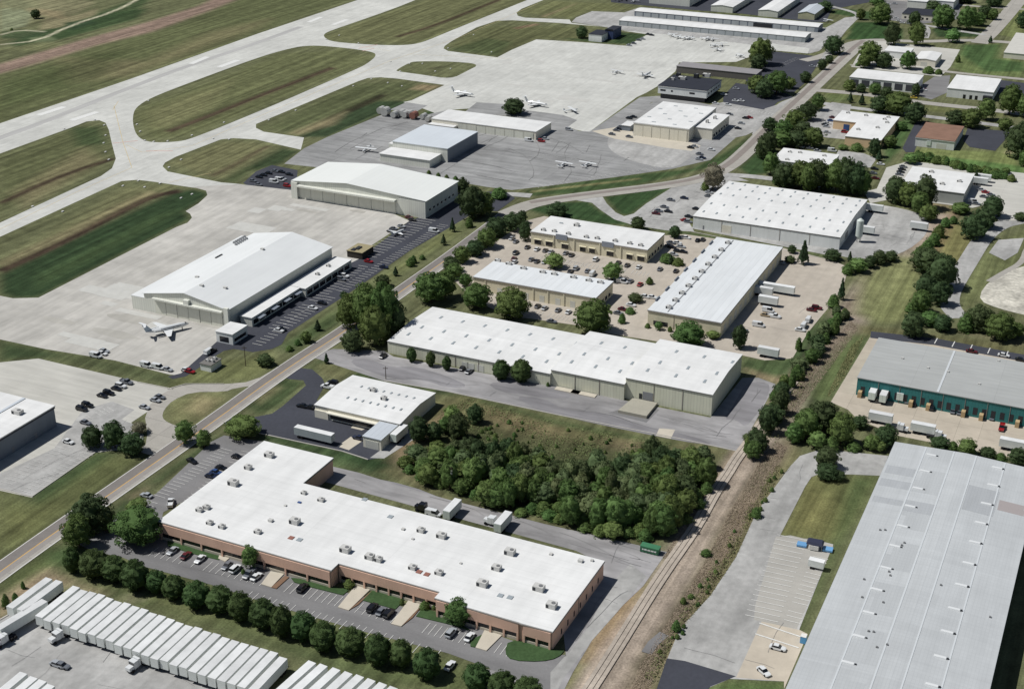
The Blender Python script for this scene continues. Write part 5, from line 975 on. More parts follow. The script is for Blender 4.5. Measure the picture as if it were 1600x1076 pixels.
for (k,vv),l in cells.items():
    l.sort(); des={'S':'low green shrub','T':'olive green tree','D':'dark green tree','B':'mid green tree','G':'light green tree'}[k]
    for i,(px,x,y,h,wd) in enumerate(l):
        lab=f"{des} {vv} of the dense thicket" if len(l)==1 else f"{des}, {ORD[i+1]} from the left {vv} of the dense thicket"
        place_tree(k,x,y,h,wd,lab,'trees of the dense thicket' if k!='S' else 'shrubs of the dense thicket')
fr=random.Random(9); fs=[]
while len(fs)<48:
    cx,cy=fr.uniform(745,1085),fr.uniform(636,728)
    if cy<648+(cx-745)*.17 or cy>704+abs(cx-900)*-.06+18 : continue
    r_=fr.uniform(3.5,9); fs.append((cx,cy-r_*.6,cy+r_*.2,r_,'S'))
trees('in the dry field behind the thicket',fs)
# ground cover: scrub and reeds (uncountable)
def scatter(name,polys,n,size,m,seed,hr=(.5,1.0),label=None,up=.5,blade=None):
    r=np.random.default_rng(seed); allv=[]; 
    for pl,cnt in zip(polys,n):
        poly=UL(pl); x0=min(p[0] for p in poly);x1=max(p[0] for p in poly);y0=min(p[1] for p in poly);y1=max(p[1] for p in poly)
        X=r.uniform(x0,x1,cnt*6); Y=r.uniform(y0,y1,cnt*6); ins=np.zeros(len(X),bool); q=len(poly)
        for i in range(q):
            ax,ay=poly[i];bx,by=poly[(i+1)%q]
            if ay!=by: ins^=((ay>Y)!=(by>Y))&(X<(bx-ax)*(Y-ay)/(by-ay)+ax)
        # clumping
        cl=np.sin(X*.31+np.sin(Y*.17)*2)+np.sin(Y*.27+np.sin(X*.23)*2)+r.normal(size=len(X))*.6
        idx=np.nonzero(ins&(cl>(-9 if blade else -.3)))[0][:cnt]; X=X[idx];Y=Y[idx];k=len(X)
        s=size*r.uniform(.5,1.4,(k,1)); c=np.stack([X,Y,s[:,0]*r.uniform(*hr,k)],1)
        nr=r.normal(size=(k,3)); nr[:,2]=abs(nr[:,2])+up; nr/=np.linalg.norm(nr,axis=1)[:,None]
        ax_=np.cross(nr,r.normal(size=(k,3))); ax_/=np.linalg.norm(ax_,axis=1)[:,None]; bx_=np.cross(nr,ax_)
        if blade:
            an=r.uniform(0,6.283,k); wv=np.stack([np.cos(an),np.sin(an),np.zeros(k)],1)*r.uniform(.5,1.2,(k,1))*size; hh=r.uniform(*blade,k); base=np.stack([X,Y,np.full(k,.02)],1)
            tip=base+np.stack([r.normal(size=k)*.3,r.normal(size=k)*.3,hh],1)
            allv.append(np.stack([base-wv,base+wv,tip+wv*.4,tip-wv*.4],1).reshape(-1,3)); continue
        allv.append(np.stack([c-ax_*s,c-bx_*s*.8,c+ax_*s,c+bx_*s*.8],1).reshape(-1,3))
    v=np.concatenate(allv); v[:,2]=np.maximum(v[:,2],.02); me=bpy.data.meshes.new(name); me.from_pydata(v.tolist(),[],np.arange(len(v)).reshape(-1,4).tolist())
    return setp(link(name,me,m),label,'ground cover',None,'stuff')
scatter('field_scrub',[[(690,640),(730,622),(870,660),(1060,695),(1120,712),(1080,722),(1000,728),(930,740),(850,730),(760,712),(700,705),(680,690)]],[5200],.22,mat('scrub_leaves',(112,124,80),.9,[(.25,(1,1,1),0,.35,4)],spec=.1),1,hr=(.5,2.6),label='patchy low scrub over the dry field behind the thicket')
reed=[(1000,1040),(1060,945),(1100,880),(1140,800),(1185,725),(1215,690),(1230,700),(1195,770),(1150,850),(1100,935),(1045,1010),(1015,1076),(985,1076)]
scatter('dry_reeds',[reed,[(1035,870),(1100,775),(1140,725),(1150,735),(1110,800),(1080,850),(1055,880)],[(1215,650),(1290,545),(1330,500),(1340,515),(1300,570),(1240,650)]],[24000,5000,8000],.10,mat('dry_reed_stems',(162,146,128),.95,[(.08,(1,1,1),0,.2,5)],spec=.1),2,blade=(.1,.4),label='brown dry reeds filling the ditch beside the rail track')
scatter('ditch_grass',[[(1025,1060),(1060,985),(1110,930),(1150,870),(1180,800),(1225,735),(1215,725),(1170,800),(1140,860),(1090,930),(1040,1010)],[(1300,600),(1330,540),(1350,525),(1320,590),(1290,625)]],[14000,4000],.10,mat('ditch_grass_blades',(140,138,98),.95,[(.2,(1,1,1),0,.3,4)],spec=.1),3,blade=(.12,.5),label='olive green tall grass between the ditch and the grey lane')
scatter('ditch_brush',[[(1020,1076),(1040,1030),(1058,985),(1105,930),(1146,870),(1176,800),(1222,738),(1206,732),(1165,800),(1128,860),(1085,930),(1035,1000),(1005,1060)],[(1185,700),(1215,650),(1260,575),(1300,510),(1318,500),(1275,575),(1235,650),(1205,705)]],[5200,2600],.24,mat('brush_leaves',(110,114,78),.95,[(.2,(1,1,1),0,.3,4)],spec=.1),8,hr=(.5,3.0),label='olive brush overgrowing the right side of the rail corridor')
# ------------------------------------------------------------ rail track
RL=[(880,1140),(928,1067),(950.6,1032),(980.7,984),(1013,931.5),(1041,889),(1066,853.7),(1088.6,821),(1118.7,766),(1136,741),(1151,716),(1170,692),(1190,662),(1215,628),(1240,596)]
ribbon('track_bed',RL,4.0,ballast,sm=1,thick=.2); 
tk=empty('rail_track',(0,0,0),0,'single straight rail track on pale ballast beside the thicket','rail track')
steelr=mat('rail_steel',(86,78,72),.5,[fine],metal=.4)
for off in (-.76,.76):
    L_,Rr=ribbon_pts(RL,.12,off,1); n=len(L_); z=.42
    me=bpy.data.meshes.new('rail'); me.from_pydata([(x,y,z) for x,y in L_]+[(x,y,z) for x,y in Rr]+[(x,y,.24) for x,y in L_]+[(x,y,.24) for x,y in Rr],[],[(i,i+n,i+n+1,i+1) for i in range(n-1)]+[(i,i+1,i+1+2*n,i+2*n) for i in range(n-1)]+[(i+n,i+3*n,i+3*n+1,i+n+1) for i in range(n-1)]); link('rail',me,steelr,tk)
C_=UL(chaikin(RL,1,False)); g=MB(); acc=0
for i in range(len(C_)-1):
    a,b=C_[i],C_[i+1]; L_=math.hypot(b[0]-a[0],b[1]-a[1]); ux,uy=(b[0]-a[0])/L_,(b[1]-a[1])/L_; d=acc
    while d<L_:
        x,y=a[0]+ux*d,a[1]+uy*d; pts_=[(x+ux*.12*sx-uy*1.3*sy,y+uy*.12*sx+ux*1.3*sy) for sx,sy in ((-1,-1),(1,-1),(1,1),(-1,1))]; g.prism(pts_,.15,.27); d+=.75
    acc=d-L_
sl_=g.build('sleepers',mat('timber_sleeper',(132,122,110),.95,[fine]),tk)
sl_['kind']='stuff'
ribbon('ditch_pavement',[(1010,1020),(1020,1005),(1038,990)],3,asph_m,sm=0)
# ------------------------------------------------------------ vehicles
tyre=mat('tyre',(30,30,32),.9); cglass=mat('car_glass',(26,30,36),.1,spec=.7)
PAINT={'white':(222,224,224),'silver':(168,172,176),'grey':(112,116,122),'black':(26,27,32),'dark blue':(34,42,66),'blue':(52,78,126),'red':(150,30,34),'maroon':(92,26,34),'tan':(168,150,120),'yellow':(206,182,70),'light blue':(150,180,206),'green':(78,120,92)}
def pm(c): return mat('car_paint_'+c.replace(' ','_'),PAINT[c],.3,spec=.5,coat=.4)
def car_meshes(kind):
    L2,W2={'car':(2.3,.9),'suv':(2.4,.95),'pickup':(2.8,1.0),'van':(2.7,1.0)}[kind]
    hz={'car':.85,'suv':1.05,'pickup':1.05,'van':1.1}[kind]; top={'car':1.42,'suv':1.75,'pickup':1.85,'van':2.1}[kind]
    body=MB()
    body.loft([[(x,-y,z0),(x,y,z0),(x,y*.97,z1),(x,-y*.97,z1)] for x,y,z0,z1 in ((-L2,W2*.82,.4,hz*.8),(-L2*.93,W2*.97,.28,hz*.95),(-L2*.4,W2,.25,hz),(L2*.35,W2,.25,hz),(L2*.85,W2*.95,.28,hz*.88),(L2,W2*.8,.4,hz*.68))])
    cab=MB()
    a,b,c,d={'car':(-.72,.42,-.5,.12),'suv':(-.94,.42,-.85,.2),'pickup':(-.15,.5,-.1,.32),'van':(-.97,.72,-.93,.45)}[kind]
    w0,w1=W2*.92,W2*.76
    cab.add([(a*L2,-w0,hz-.02),(b*L2,-w0,hz-.02),(b*L2,w0,hz-.02),(a*L2,w0,hz-.02),(c*L2,-w1,top-.06),(d*L2,-w1,top-.06),(d*L2,w1,top-.06),(c*L2,w1,top-.06)],[(0,1,5,4),(1,2,6,5),(2,3,7,6),(3,0,4,7),(4,5,6,7),(0,3,2,1)])
    roof=MB().box(c*L2,d*L2,-w1,w1,top-.05,top+.02)
    if kind=='pickup': body.box(-L2*.97,-L2*.18,-W2*.93,-W2*.85,hz-.1,hz+.25); body.box(-L2*.97,-L2*.18,W2*.85,W2*.93,hz-.1,hz+.25); body.box(-L2*.99,-L2*.95,-W2*.9,W2*.9,hz-.1,hz+.25)
    if kind=='van': roof.box(-.97*L2,-.1*L2,-W2*.93,W2*.93,hz+.02,top-.07)
    wh=[]
    for sx in (-.62,.62):
        for sy in (-1,1): wh.append(MB().tube((sx*L2,sy*(W2-.2),.33),(sx*L2,sy*(W2+.02),.33),.33,.33,10).mesh('wheel'))
    return body,cab,roof,wh,L2,W2,hz
CM={}
def car_proto(kind,col):
    k=(kind,col)
    if k in CM: return CM[k]
    if ('base',kind) not in CM: CM[('base',kind)]=car_meshes(kind)
    body,cab,roof,wh,L2,W2,hz=CM[('base',kind)]
    bm_=body.mesh('body'); bm_.materials.append(pm(col)); cm=cab.mesh('windows'); cm.materials.append(cglass); rm=roof.mesh('roof'); rm.materials.append(pm(col))
    hl=MB().box(L2*.965,L2*1.0,-W2*.72,-W2*.45,hz*.55,hz*.68).mesh('headlight'); hl.materials.append(skylt); hr_=MB().box(L2*.965,L2*1.0,W2*.45,W2*.72,hz*.55,hz*.68).mesh('headlight'); hr_.materials.append(skylt)
    for q in wh:
        if not q.materials: q.materials.append(tyre)
    CM[k]=(bm_,cm,rm,wh,hl,hr_); return CM[k]
NMV={'car':('parked_car','car'),'suv':('parked_suv','car'),'pickup':('pickup_truck','pickup'),'van':('parked_van','van')}
def put_car(kind,col,x,y,yaw,label,group,near):
    bm_,cm,rm,wh,hl,hr_=car_proto(kind,col); nm,cat=NMV[kind]
    root=empty(nm,(x,y,.0),yaw,label,cat,group); z=ZL[0]+.005; root.location.z=z
    link('body',bm_,None,root); link('windows',cm,None,root); link('roof',rm,None,root)
    if near:
        for q in wh: link('wheel',q,None,root)
        link('headlight',hl,None,root); link('headlight',hr_,None,root)
def cars(zone,lst,group=None):
    by={}
    for c in lst: by.setdefault((c[2],c[4] if len(c)>4 else 'car'),[]).append(c)
    for (col,kind),l in by.items():
        l.sort(key=lambda c:c[0])
        for i,c in enumerate(l):
            yaw={'A':A,'B':Bd,'a':A+math.pi,'b':Bd+math.pi}[c[3]] if isinstance(c[3],str) else R(c[3])
            yaw+=R(rnd.uniform(-2,2)); x,y=U(c[0],c[1]+2)
            noun={'car':'car','suv':'SUV','pickup':'pickup truck','van':'van'}[kind]
            lab=f"{col} {noun} {zone}" if len(l)==1 else f"{col} {noun}, {ORD[i+1]} from the left {zone}"
            put_car(kind,col,x,y,yaw,lab,'cars '+zone,c[1]>520)
cars('in the brick building front lot',[(270,861,'silver','b'),(291,868,'maroon','B'),(313,874,'white','b'),(355,884,'grey','b'),(368,889,'white','B','suv'),(390,897,'grey','b','pickup'),(401,901,'white','B'),(473,919,'black','B','suv'),(582,950,'black','B','suv'),(596,955,'grey','B'),(608,959,'black','B','suv'),(705,989,'silver','B','suv'),(734,995,'white','B'),(703,1040,'white','B')])
cars('west of the brick building',[(300,720,'black',-40),(229,774,'silver','a'),(267,786,'white',95,'pickup'),(330,744,'dark blue','A'),(338,738,'blue','A'),(346,731,'black','A'),(371,714,'black','A')])
cars('by the small white workshop',[(512,604,'white','a','pickup'),(520,598,'black','a','suv'),(484,636,'black','a'),(472,634,'black','a'),(560,684,'dark blue','a')])
cars('by the sage warehouse entrance',[(599,556,'black','B'),(723,575,'black','B'),(733,580,'grey','B')])
cars('in the grey hangar lot',[(107,690,'white','A'),(128,639,'black','A','suv'),(137,633,'black','A','suv'),(160,618,'black','A'),(170,614,'black','A','suv'),(182,607,'black','A'),(189,603,'white','A','suv'),(198,597,'grey','A','pickup'),(134,660,'grey','A'),(243,625,'silver','A'),(250,620,'grey','A'),(226,636,'silver','A')])
cars('on the apron south of the large hangar',[(229,571,'white','A','van'),(247,574,'white','A','van'),(262,577,'silver','A'),(291,578,'white','A'),(297,580,'red','A'),(327,550,'white','B','van'),(332,548,'black','B'),(150,556,'white','A','van'),(160,552,'white','A'),(163,548,'silver','A')])
cars('in the hangar car park',[(436,516,'white','A'),(440,514,'black','A'),(489,481,'white','A'),(503,473,'black','A'),(533,436,'grey','A','suv'),(538,431,'white','A','suv'),(576,408,'red','A'),(600,417,'dark blue','A'),(611,361,'black','A'),(615,357,'grey','A'),(627,353,'silver','A'),(678,361,'white','A','van'),(639,339,'maroon','A'),(644,343,'black','A')])
cars('in the lot left of the broad hangar',[(428,284,'white','A','van'),(437,281,'white','A','van'),(442,279,'silver','A'),(449,290,'red','A','suv'),(405,276,'black','A'),(412,273,'black','A'),(420,270,'black','A'),(430,267,'grey','A'),(440,268,'black','A'),(395,282,'grey','A'),(404,288,'grey','A'),(452,272,'black','A')])
cars('around the cream office buildings',[(824,386,'black','B'),(839,389,'white','B'),(852,391,'black','B'),(861,393,'silver','B'),(830,405,'grey','B'),(839,408,'black','B'),(851,409,'silver','B'),(806,395,'black','B','suv'),(803,404,'maroon','B'),(804,409,'white','B'),(884,395,'grey','B'),(893,398,'black','B'),(931,405,'white','B','suv'),(966,410,'black','B'),(980,414,'black','B'),(998,417,'white','B'),(1031,420,'grey','B'),(1056,423,'black','B'),(891,424,'black','B'),(900,419,'silver','B','suv'),(918,423,'grey','B'),(926,428,'white','B','van'),(972,440,'white','A','van'),(985,439,'grey','B'),(1000,444,'red','B'),(1008,463,'white','A'),(1019,464,'white','A'),(973,483,'maroon','A'),(966,489,'grey','A'),(986,476,'white','A'),(840,478,'black','B'),(851,481,'silver','B'),(872,484,'grey','B'),(888,487,'white','B'),
 (1050,386,'black','A'),(1045,384,'grey','A'),(1064,385,'silver','A'),(1059,392,'black','A'),(1067,393,'black','A'),(1052,397,'silver','A'),(1058,379,'white','A'),(1048,379,'grey','A'),(1090,375,'black','B'),(1098,374,'black','B'),(1072,371,'white','A'),(1047,408,'grey','A'),(865,436-33,'maroon','B'),(800,372,'silver','B'),(806,377,'grey','B'),(862,502,'grey','A')])
cars('in the yard east of the cream warehouse',[(1268,484,'maroon','A'),(1276,481,'maroon','A','suv'),(1263,500,'white','B','van'),(1256,509,'white','B','van'),(1250,515,'white','A'),(1200,485,'white','A','van'),(1210,494,'white','A','pickup'),(1196,492,'tan','A'),(1185,508,'white','A','van'),(1160,516,'grey','A','suv'),(1220,410,'silver','A'),(1195,472,'white','A')])
cars('in the white warehouse car park',[(1048,312,'grey','A'),(1069,309,'dark blue','A'),(1038,323,'grey','A'),(1044,330,'black','A'),(1025,333,'maroon','A'),(1029,329,'grey','A'),(1088,326,'black','A'),(1076,338,'black','A'),(1070,344,'red','A'),(1075,346,'grey','A'),(1108,300,'silver','A'),(1107,306,'grey','A')])
cars('by the white block building',[(1407,268,'black','A'),(1409,264,'black','A'),(1411,260,'grey','A'),(1405,272,'grey','A'),(1540,300,'red','A'),(1533,296,'silver','A'),(1537,307,'grey','A'),(1548,304,'grey','A'),(1520,315,'white','A','van'),(1364,270,'grey','A'),(1366,263,'black','A'),(1376,256,'white','A'),(1368,278,'maroon','A'),(1525,318,'grey','A')])
cars('around the square hangar',[(1079,230,'black','A'),(1085,228,'silver','A'),(1111,233,'white','A'),(1097,246,'dark blue','A'),(1093,240,'grey','A'),(1092,248,'silver','A'),(1158,192,'silver','A'),(1153,200,'black','A'),(1165,184,'black','A'),(1171,183,'red','A'),(1140,178,'grey','A'),(983,184,'black','A'),(990,182,'black','A'),(966,201,'black','A'),(963,203,'grey','A'),(970,198,'grey','A'),(956,209,'grey','A'),(983,213,'grey','A'),(889,202,'silver','A','suv'),(841,213,'black','B'),(852,216,'silver','A'),(846,220,'red','A','suv'),(826,219,'white','A','van')])
cars('in the terminal car parks',[(1149,157,'white','A'),(1158,157,'white','A'),(1137,163,'white','A'),(1118,161,'white','A'),(1269,103,'silver','A'),(1131,147,'white','A'),(1150,138,'silver','A')])
cars('by the tan workshop',[(1301,183,'maroon','A'),(1298,188,'blue','A'),(1293,192,'white','A'),(1289,194,'black','A'),(1291,197,'silver','A'),(1320,206,'red','A','suv'),(1292,206,'silver','A'),(1250,229,'silver','A','van'),(1300,235,'white','A','van'),(1277,235,'silver','A'),(1265,231,'grey','A'),(1442,138,'maroon','A'),(1443,140,'white','A'),(1428,152,'yellow','A'),(1429,183-33,'black','A')])
cars('beside the dark-roofed office',[(1404,32,'white','A'),(1410,35,'white','A'),(1420,36,'silver','A'),(1400,28,'white','A'),(1388,6,'white','A'),(1398,5,'silver','A')])
cars('in the dock yard',[(1417,626,'grey','B'),(1429,630,'black','B'),(1456,637,'black','B','suv'),(1489,642,'grey','B'),(1499,644,'grey','B'),(1565,668,'red','b','pickup'),(1550,652,'grey','B')])
cars('in the parking strip behind the teal warehouse',[(1518,549,'maroon','A'),(1568,555,'white','A'),(1595,562,'black','A')])
cars('in the east lane',[(1193,1049,'white',-60),(1215,1012,'white','A')])
# trailers and lorries
tr_w=mat('trailer_white_panel',(228,232,228),.5,[(.5,(1,1,1),0,.05,3)],[(A,60,1.2,.06,.08)]); tr_r=mat('trailer_roof_sheet',(220,221,220),.6,[(.35,(1,1,1),0,.08,4),(.1,(1,1,1),0,.05,5)],objvar=.09)
tr_d=mat('trailer_chassis',(52,52,56),.8); tr_g=mat('trailer_grey_panel',(170,178,182),.5,[(.5,(1,1,1),0,.05,3)])
def trailer_meshes(L_,side):
    out=[]
    b=MB().box(-L_/2,L_/2,-1.24,1.24,1.15,4.05).mesh('box_body'); b.materials.append(side); out.append(('box_body',b))
    r_=MB().box(-L_/2-.02,L_/2+.02,-1.26,1.26,4.05,4.12).mesh('roof'); r_.materials.append(tr_r); out.append(('roof',r_))
    c=MB().box(-L_/2+.3,L_/2-1,-.55,.55,.85,1.14).mesh('chassis'); c.materials.append(tr_d); out.append(('chassis',c))
    for x in (-L_/2+1.6,-L_/2+2.9):
        for s in (-1,1):
            q=MB().tube((x,s*.65,.52),(x,s*1.27,.52),.52,.52,12).mesh('wheel'); q.materials.append(tyre); out.append(('wheel',q))
    g=MB(); 
    for s in (-.9,.9): g.box(L_/2-3.2,L_/2-2.95,s-.1,s+.1,0,1.14)
    q=g.mesh('landing_gear'); q.materials.append(tr_d); out.append(('landing_gear',q))
    d=MB().box(-L_/2-.05,-L_/2+.01,-1.22,-.03,1.2,3.95).box(-L_/2-.05,-L_/2+.01,.03,1.22,1.2,3.95).mesh('rear_door'); d.materials.append(mat('trailer_rear_door',(218,228,218),.5)); out.append(('rear_door',d))
    return out
TRM={'w':trailer_meshes(16.1,tr_w),'g':trailer_meshes(15.5,tr_g),'s':trailer_meshes(8.5,tr_w)}
def put_trailer(x,y,yaw,label,group,kind='w'):
    root=empty('semi_trailer' if kind!='s' else 'short_trailer',(x,y,ZL[0]+.005),yaw,label,'trailer',group)
    for nm,me in TRM[kind]: link(nm,me,None,root)
    return root
rw=[125,140,150.6,167,181.5,193.5,207,219,232.7,247.7,262.7,276,290,304,318.4,334.2,346.6,359.7,376,392.7,407,420,434.6,449.8]
ry=[918,923,927,932,937,940,944,948,952,957,962,966,971,976,981,986,990,995,1001,1007,1013,1017,1022,1027]
TY=R(66.5)
def trailer_from_corner(px,py,yaw,lab,grp,kind='w',Lh=8.05):
    x,y=U(px,py,4.12); bx,by=math.cos(yaw),math.sin(yaw); ax,ay=math.sin(yaw),-math.cos(yaw)
    put_trailer(x-bx*Lh-ax*1.3,y-by*Lh-ay*1.3,yaw+math.pi,lab,grp,kind)
q0=U(125,918,4.12); q1=U(449.8,1027,4.12)
for i in range(24):
    x_=q0[0]+(q1[0]-q0[0])*i/23; y_=q0[1]+(q1[1]-q0[1])*i/23+rnd.uniform(-.6,.45); px,py=proj(x_,y_,4.12)
    trailer_from_corner(px,py,TY+R(rnd.uniform(-.25,.25)),f"white box trailer, {ORD[i+1]} from the left in the long packed row",'box trailers in the long row')
for i,(px,py) in enumerate(((82,905),(98,909))): trailer_from_corner(px,py,R(65),f"white box trailer, {['left','right'][i]} one of the detached pair by the road",'detached pair of box trailers')
for i,(px,py) in enumerate(((494,1036),(512,1041),(532,1047),(551,1053),(569,1058),(587,1064),(605,1070),(622,1076))): trailer_from_corner(px,py,R(60),f"white box trailer, {ORD[i+1]} from the left in the bottom row",'box trailers in the bottom row')
for i,(px,py) in enumerate(((43,1053),(59,1060),(73,1065),(86,1072))): trailer_from_corner(px,py,R(66),f"white box trailer, {ORD[i+1]} from the left in the bottom left corner",'box trailers in the bottom left corner')
def tractor(x,y,yaw,label,col='white',group=None):
    root=empty('truck_tractor',(x,y,ZL[0]+.005),yaw,label,'truck',group); p=pm(col)
    MB().box(.4,1.9,-1.15,1.15,.9,3.0,ty=.1).build('cab',p,root); MB().box(1.9,3.5,-.95,.95,.9,1.9,tx=.0,ty=.12).build('hood',p,root)
    MB().box(1.88,1.97,-.95,.95,2.0,2.75).build('windscreen',cglass,root); MB().box(-3.4,3.2,-.45,.45,.7,.95).build('chassis',tr_d,root); MB().box(-.4,.35,-1.1,1.1,.95,3.2).build('sleeper',p,root)
    for xx in (2.6,-1.5,-2.7):
        for s in (-1,1): MB().tube((xx,s*.6,.52),(xx,s*1.2,.52),.52,.52,12).build('wheel',tyre,root)
    return root
x,y=U(37,978); tq=put_trailer(x,y,R(236),'white box trailer hitched behind the tractor leaving the trailer yard','trailers around the yards','w')
x,y=U(9,1004); tractor(x,y,R(236),'white truck tractor at the left edge pulling a box trailer')
x,y=U(95,998); tractor(x,y,R(235),'white truck tractor parked in front of the long trailer row')
x,y=U(215,1042); tractor(x,y,R(238),'white truck tractor further right in front of the long trailer row')
cars('in the trailer yard',[(90,1038,'silver',-25),(98,1040,'grey',-25)])
def tr(px,py,yaw,lab,kind='w'): x,y=U(px,py); return put_trailer(x,y,yaw,lab,'trailers around the yards',kind)
tr(492,688,A,'pale grey trailer parked along the edge of the dark workshop lot','g')
tr(624,690-3,Bd,'tan-roofed trailer alongside the small white workshop','s')
tr(707,806,Bd,'white trailer backed to the rear of the brick building, left one','s'); tr(786,826,Bd,'white trailer backed to the rear of the brick building, right one','s')
x,y=U(664,800); tractor(x,y,R(150),'black truck tractor behind the brick building','black')
x,y=U(772,821); tractor(x,y,R(150),'white truck tractor between trailers behind the brick building')
cars('behind the brick building',[(677,803,'white','A','van')])
tr(1213,458,A,'white trailer in the yard beside the cream warehouse'); tr(1192,462,A,'white trailer backed to the cream warehouse shade','s'); tr(1200,477,A,'white trailer backed to the cream warehouse, lower one','s')
tr(1200,558,A,'short white trailer at the southern edge of the tan yard','s')
tr(1366,332,A,'white trailer backed to the big square warehouse, upper one','s'); tr(1352,366,A,'white trailer beside the silo at the square warehouse','s'); tr(1435,360,A,'low white flatbed trailer at the round yard edge','s')
tr(1364,622,Bd,'white trailer docked leftmost at the teal warehouse','s'); tr(1381,626,Bd,'white trailer docked second from the left at the teal warehouse','s'); tr(1408,623,Bd,'white trailer docked third from the left at the teal warehouse','s')
tr(1375,661,A,'white trailer behind the trees along the dock yard edge','s'); tr(1441,678,A,'white trailer in the open along the dock yard edge','s')
x,y=U(1403,673); tractor(x,y,A,'white truck tractor by the trees on the dock yard edge'); x,y=U(1462,685); tractor(x,y,A,'white truck tractor in the open on the dock yard edge')
tr(1580,703,A,'white flatbed load at the right end of the dock yard','s'); tr(1530,289,A,'white trailer beside the white block building, upper one','s'); tr(1535,284,A,'white trailer behind the upper one by the block building','s')
tr(1439,225,Bd,'short white trailer beside the brown-roofed building','s'); tr(1452,228,Bd,'short white trailer nearer the brown-roofed building door','s')
x,y=U(1275,888); tb=put_trailer(x,y,A,'small white box trailer on the east parking bays','trailers around the yards','s'); tb.scale=(.55,.85,.75)
# dumpster, blue-tented stall, silo, poles, planes
d=empty('waste_compactor',(*U(1016,862),ZL[0]),A,'green open-top waste container beside the rail track','container')
gm=mat('green_container_paint',(70,124,92),.5,[mid]); MB().box(-3,3,-1.2,1.2,.1,2.0,tx=.1).build('body',gm,d); MB().box(-3.05,3.05,-1.25,1.25,2.0,2.15).build('lid',gm,d); MB().box(-2.3,2.3,-1.3,-1.21,.9,1.3).build('white_stripe',wmark,d)
for k in range(6): MB().box(-2.9+k*1.1,-2.8+k*1.1,-1.32,-1.21,.2,1.95).build('rib',gm,d)
d=empty('vendor_stall',(*U(1273,856),ZL[0]),R(-20),'dark canopy stall flanked by two blue tarps on the parking bays','stall')
MB().box(-2.6,2.6,-1.7,1.7,1.9,2.6,tx=.5,ty=.5).build('canopy',mat('navy_canopy',(52,56,76),.7),d); MB().box(-1.3,1.3,-1.85,-1.5,.2,1.7).build('counter',wmark,d)
for s in (-1,1): MB().box(s*4.0-1.5,s*4.0+1.5,-1.2,1.2,.1,.7).build('tarp',mat('light_blue_tarp',(110,160,204),.6),d)
for sx in (-2.2,2.2):
    for sy in (-1.4,1.4): MB().tube((sx,sy,0),(sx,sy,2),.06,.06,6).build('post',steel,d)
d=empty('portable_toilet',(*U(1255,1003),ZL[0]),A,'blue box unit beside the wall of the huge grey warehouse','cabin'); MB().box(-.8,.8,-.8,.8,0,2.2).build('cabin',mat('sky_blue_plastic',(96,160,206),.5),d); MB().box(-.85,.85,-.85,.85,2.2,2.35,tx=.1,ty=.1).build('roof',wmark,d)
sx,sy=U(1341,378); d=empty('storage_silo',(sx,sy,ZL[0]),0,'tall white silo on legs beside the round loading yard','silo')
g=MB(); g.tube((0,0,3),(0,0,11),1.7,1.7,20); g.tube((0,0,11),(0,0,12),1.7,.5,20); g.tube((0,0,1.4),(0,0,3),.4,1.7,20); g.build('tank',mat('silo_paint',(206,214,208),.5,[mid]),d,smooth=False)
for k in range(4): MB().box(1.2*math.cos(k*1.57+.78)-.1,1.2*math.cos(k*1.57+.78)+.1,1.2*math.sin(k*1.57+.78)-.1,1.2*math.sin(k*1.57+.78)+.1,0,3.4).build('leg',steel,d)
for px,py,yt,lab in ((706,768,728,'tall wooden utility pole standing before the dense thicket'),(603,592,572,'thin lamp post at the edge of the sage warehouse yard'),(1457,312,283,'bare utility pole before the white block building'),(384,572,540,'dark pole at the grass corner by the hangar lot')):
    x,y=U(px,py); h=height((x,y),yt); d=empty('utility_pole',(x,y,0),0,lab,'pole'); MB().tube((0,0,0),(0,0,h),.17,.11,8).build('post',bark,d); MB().box(-1,1,-.08,.08,h-1,h-.8).build('crossarm',bark,d)
    if px==706: MB().tube((0,-.4,h-2.8),(0,-.4,h-1.5),.3,.3,10).build('transformer',unit_m,d)
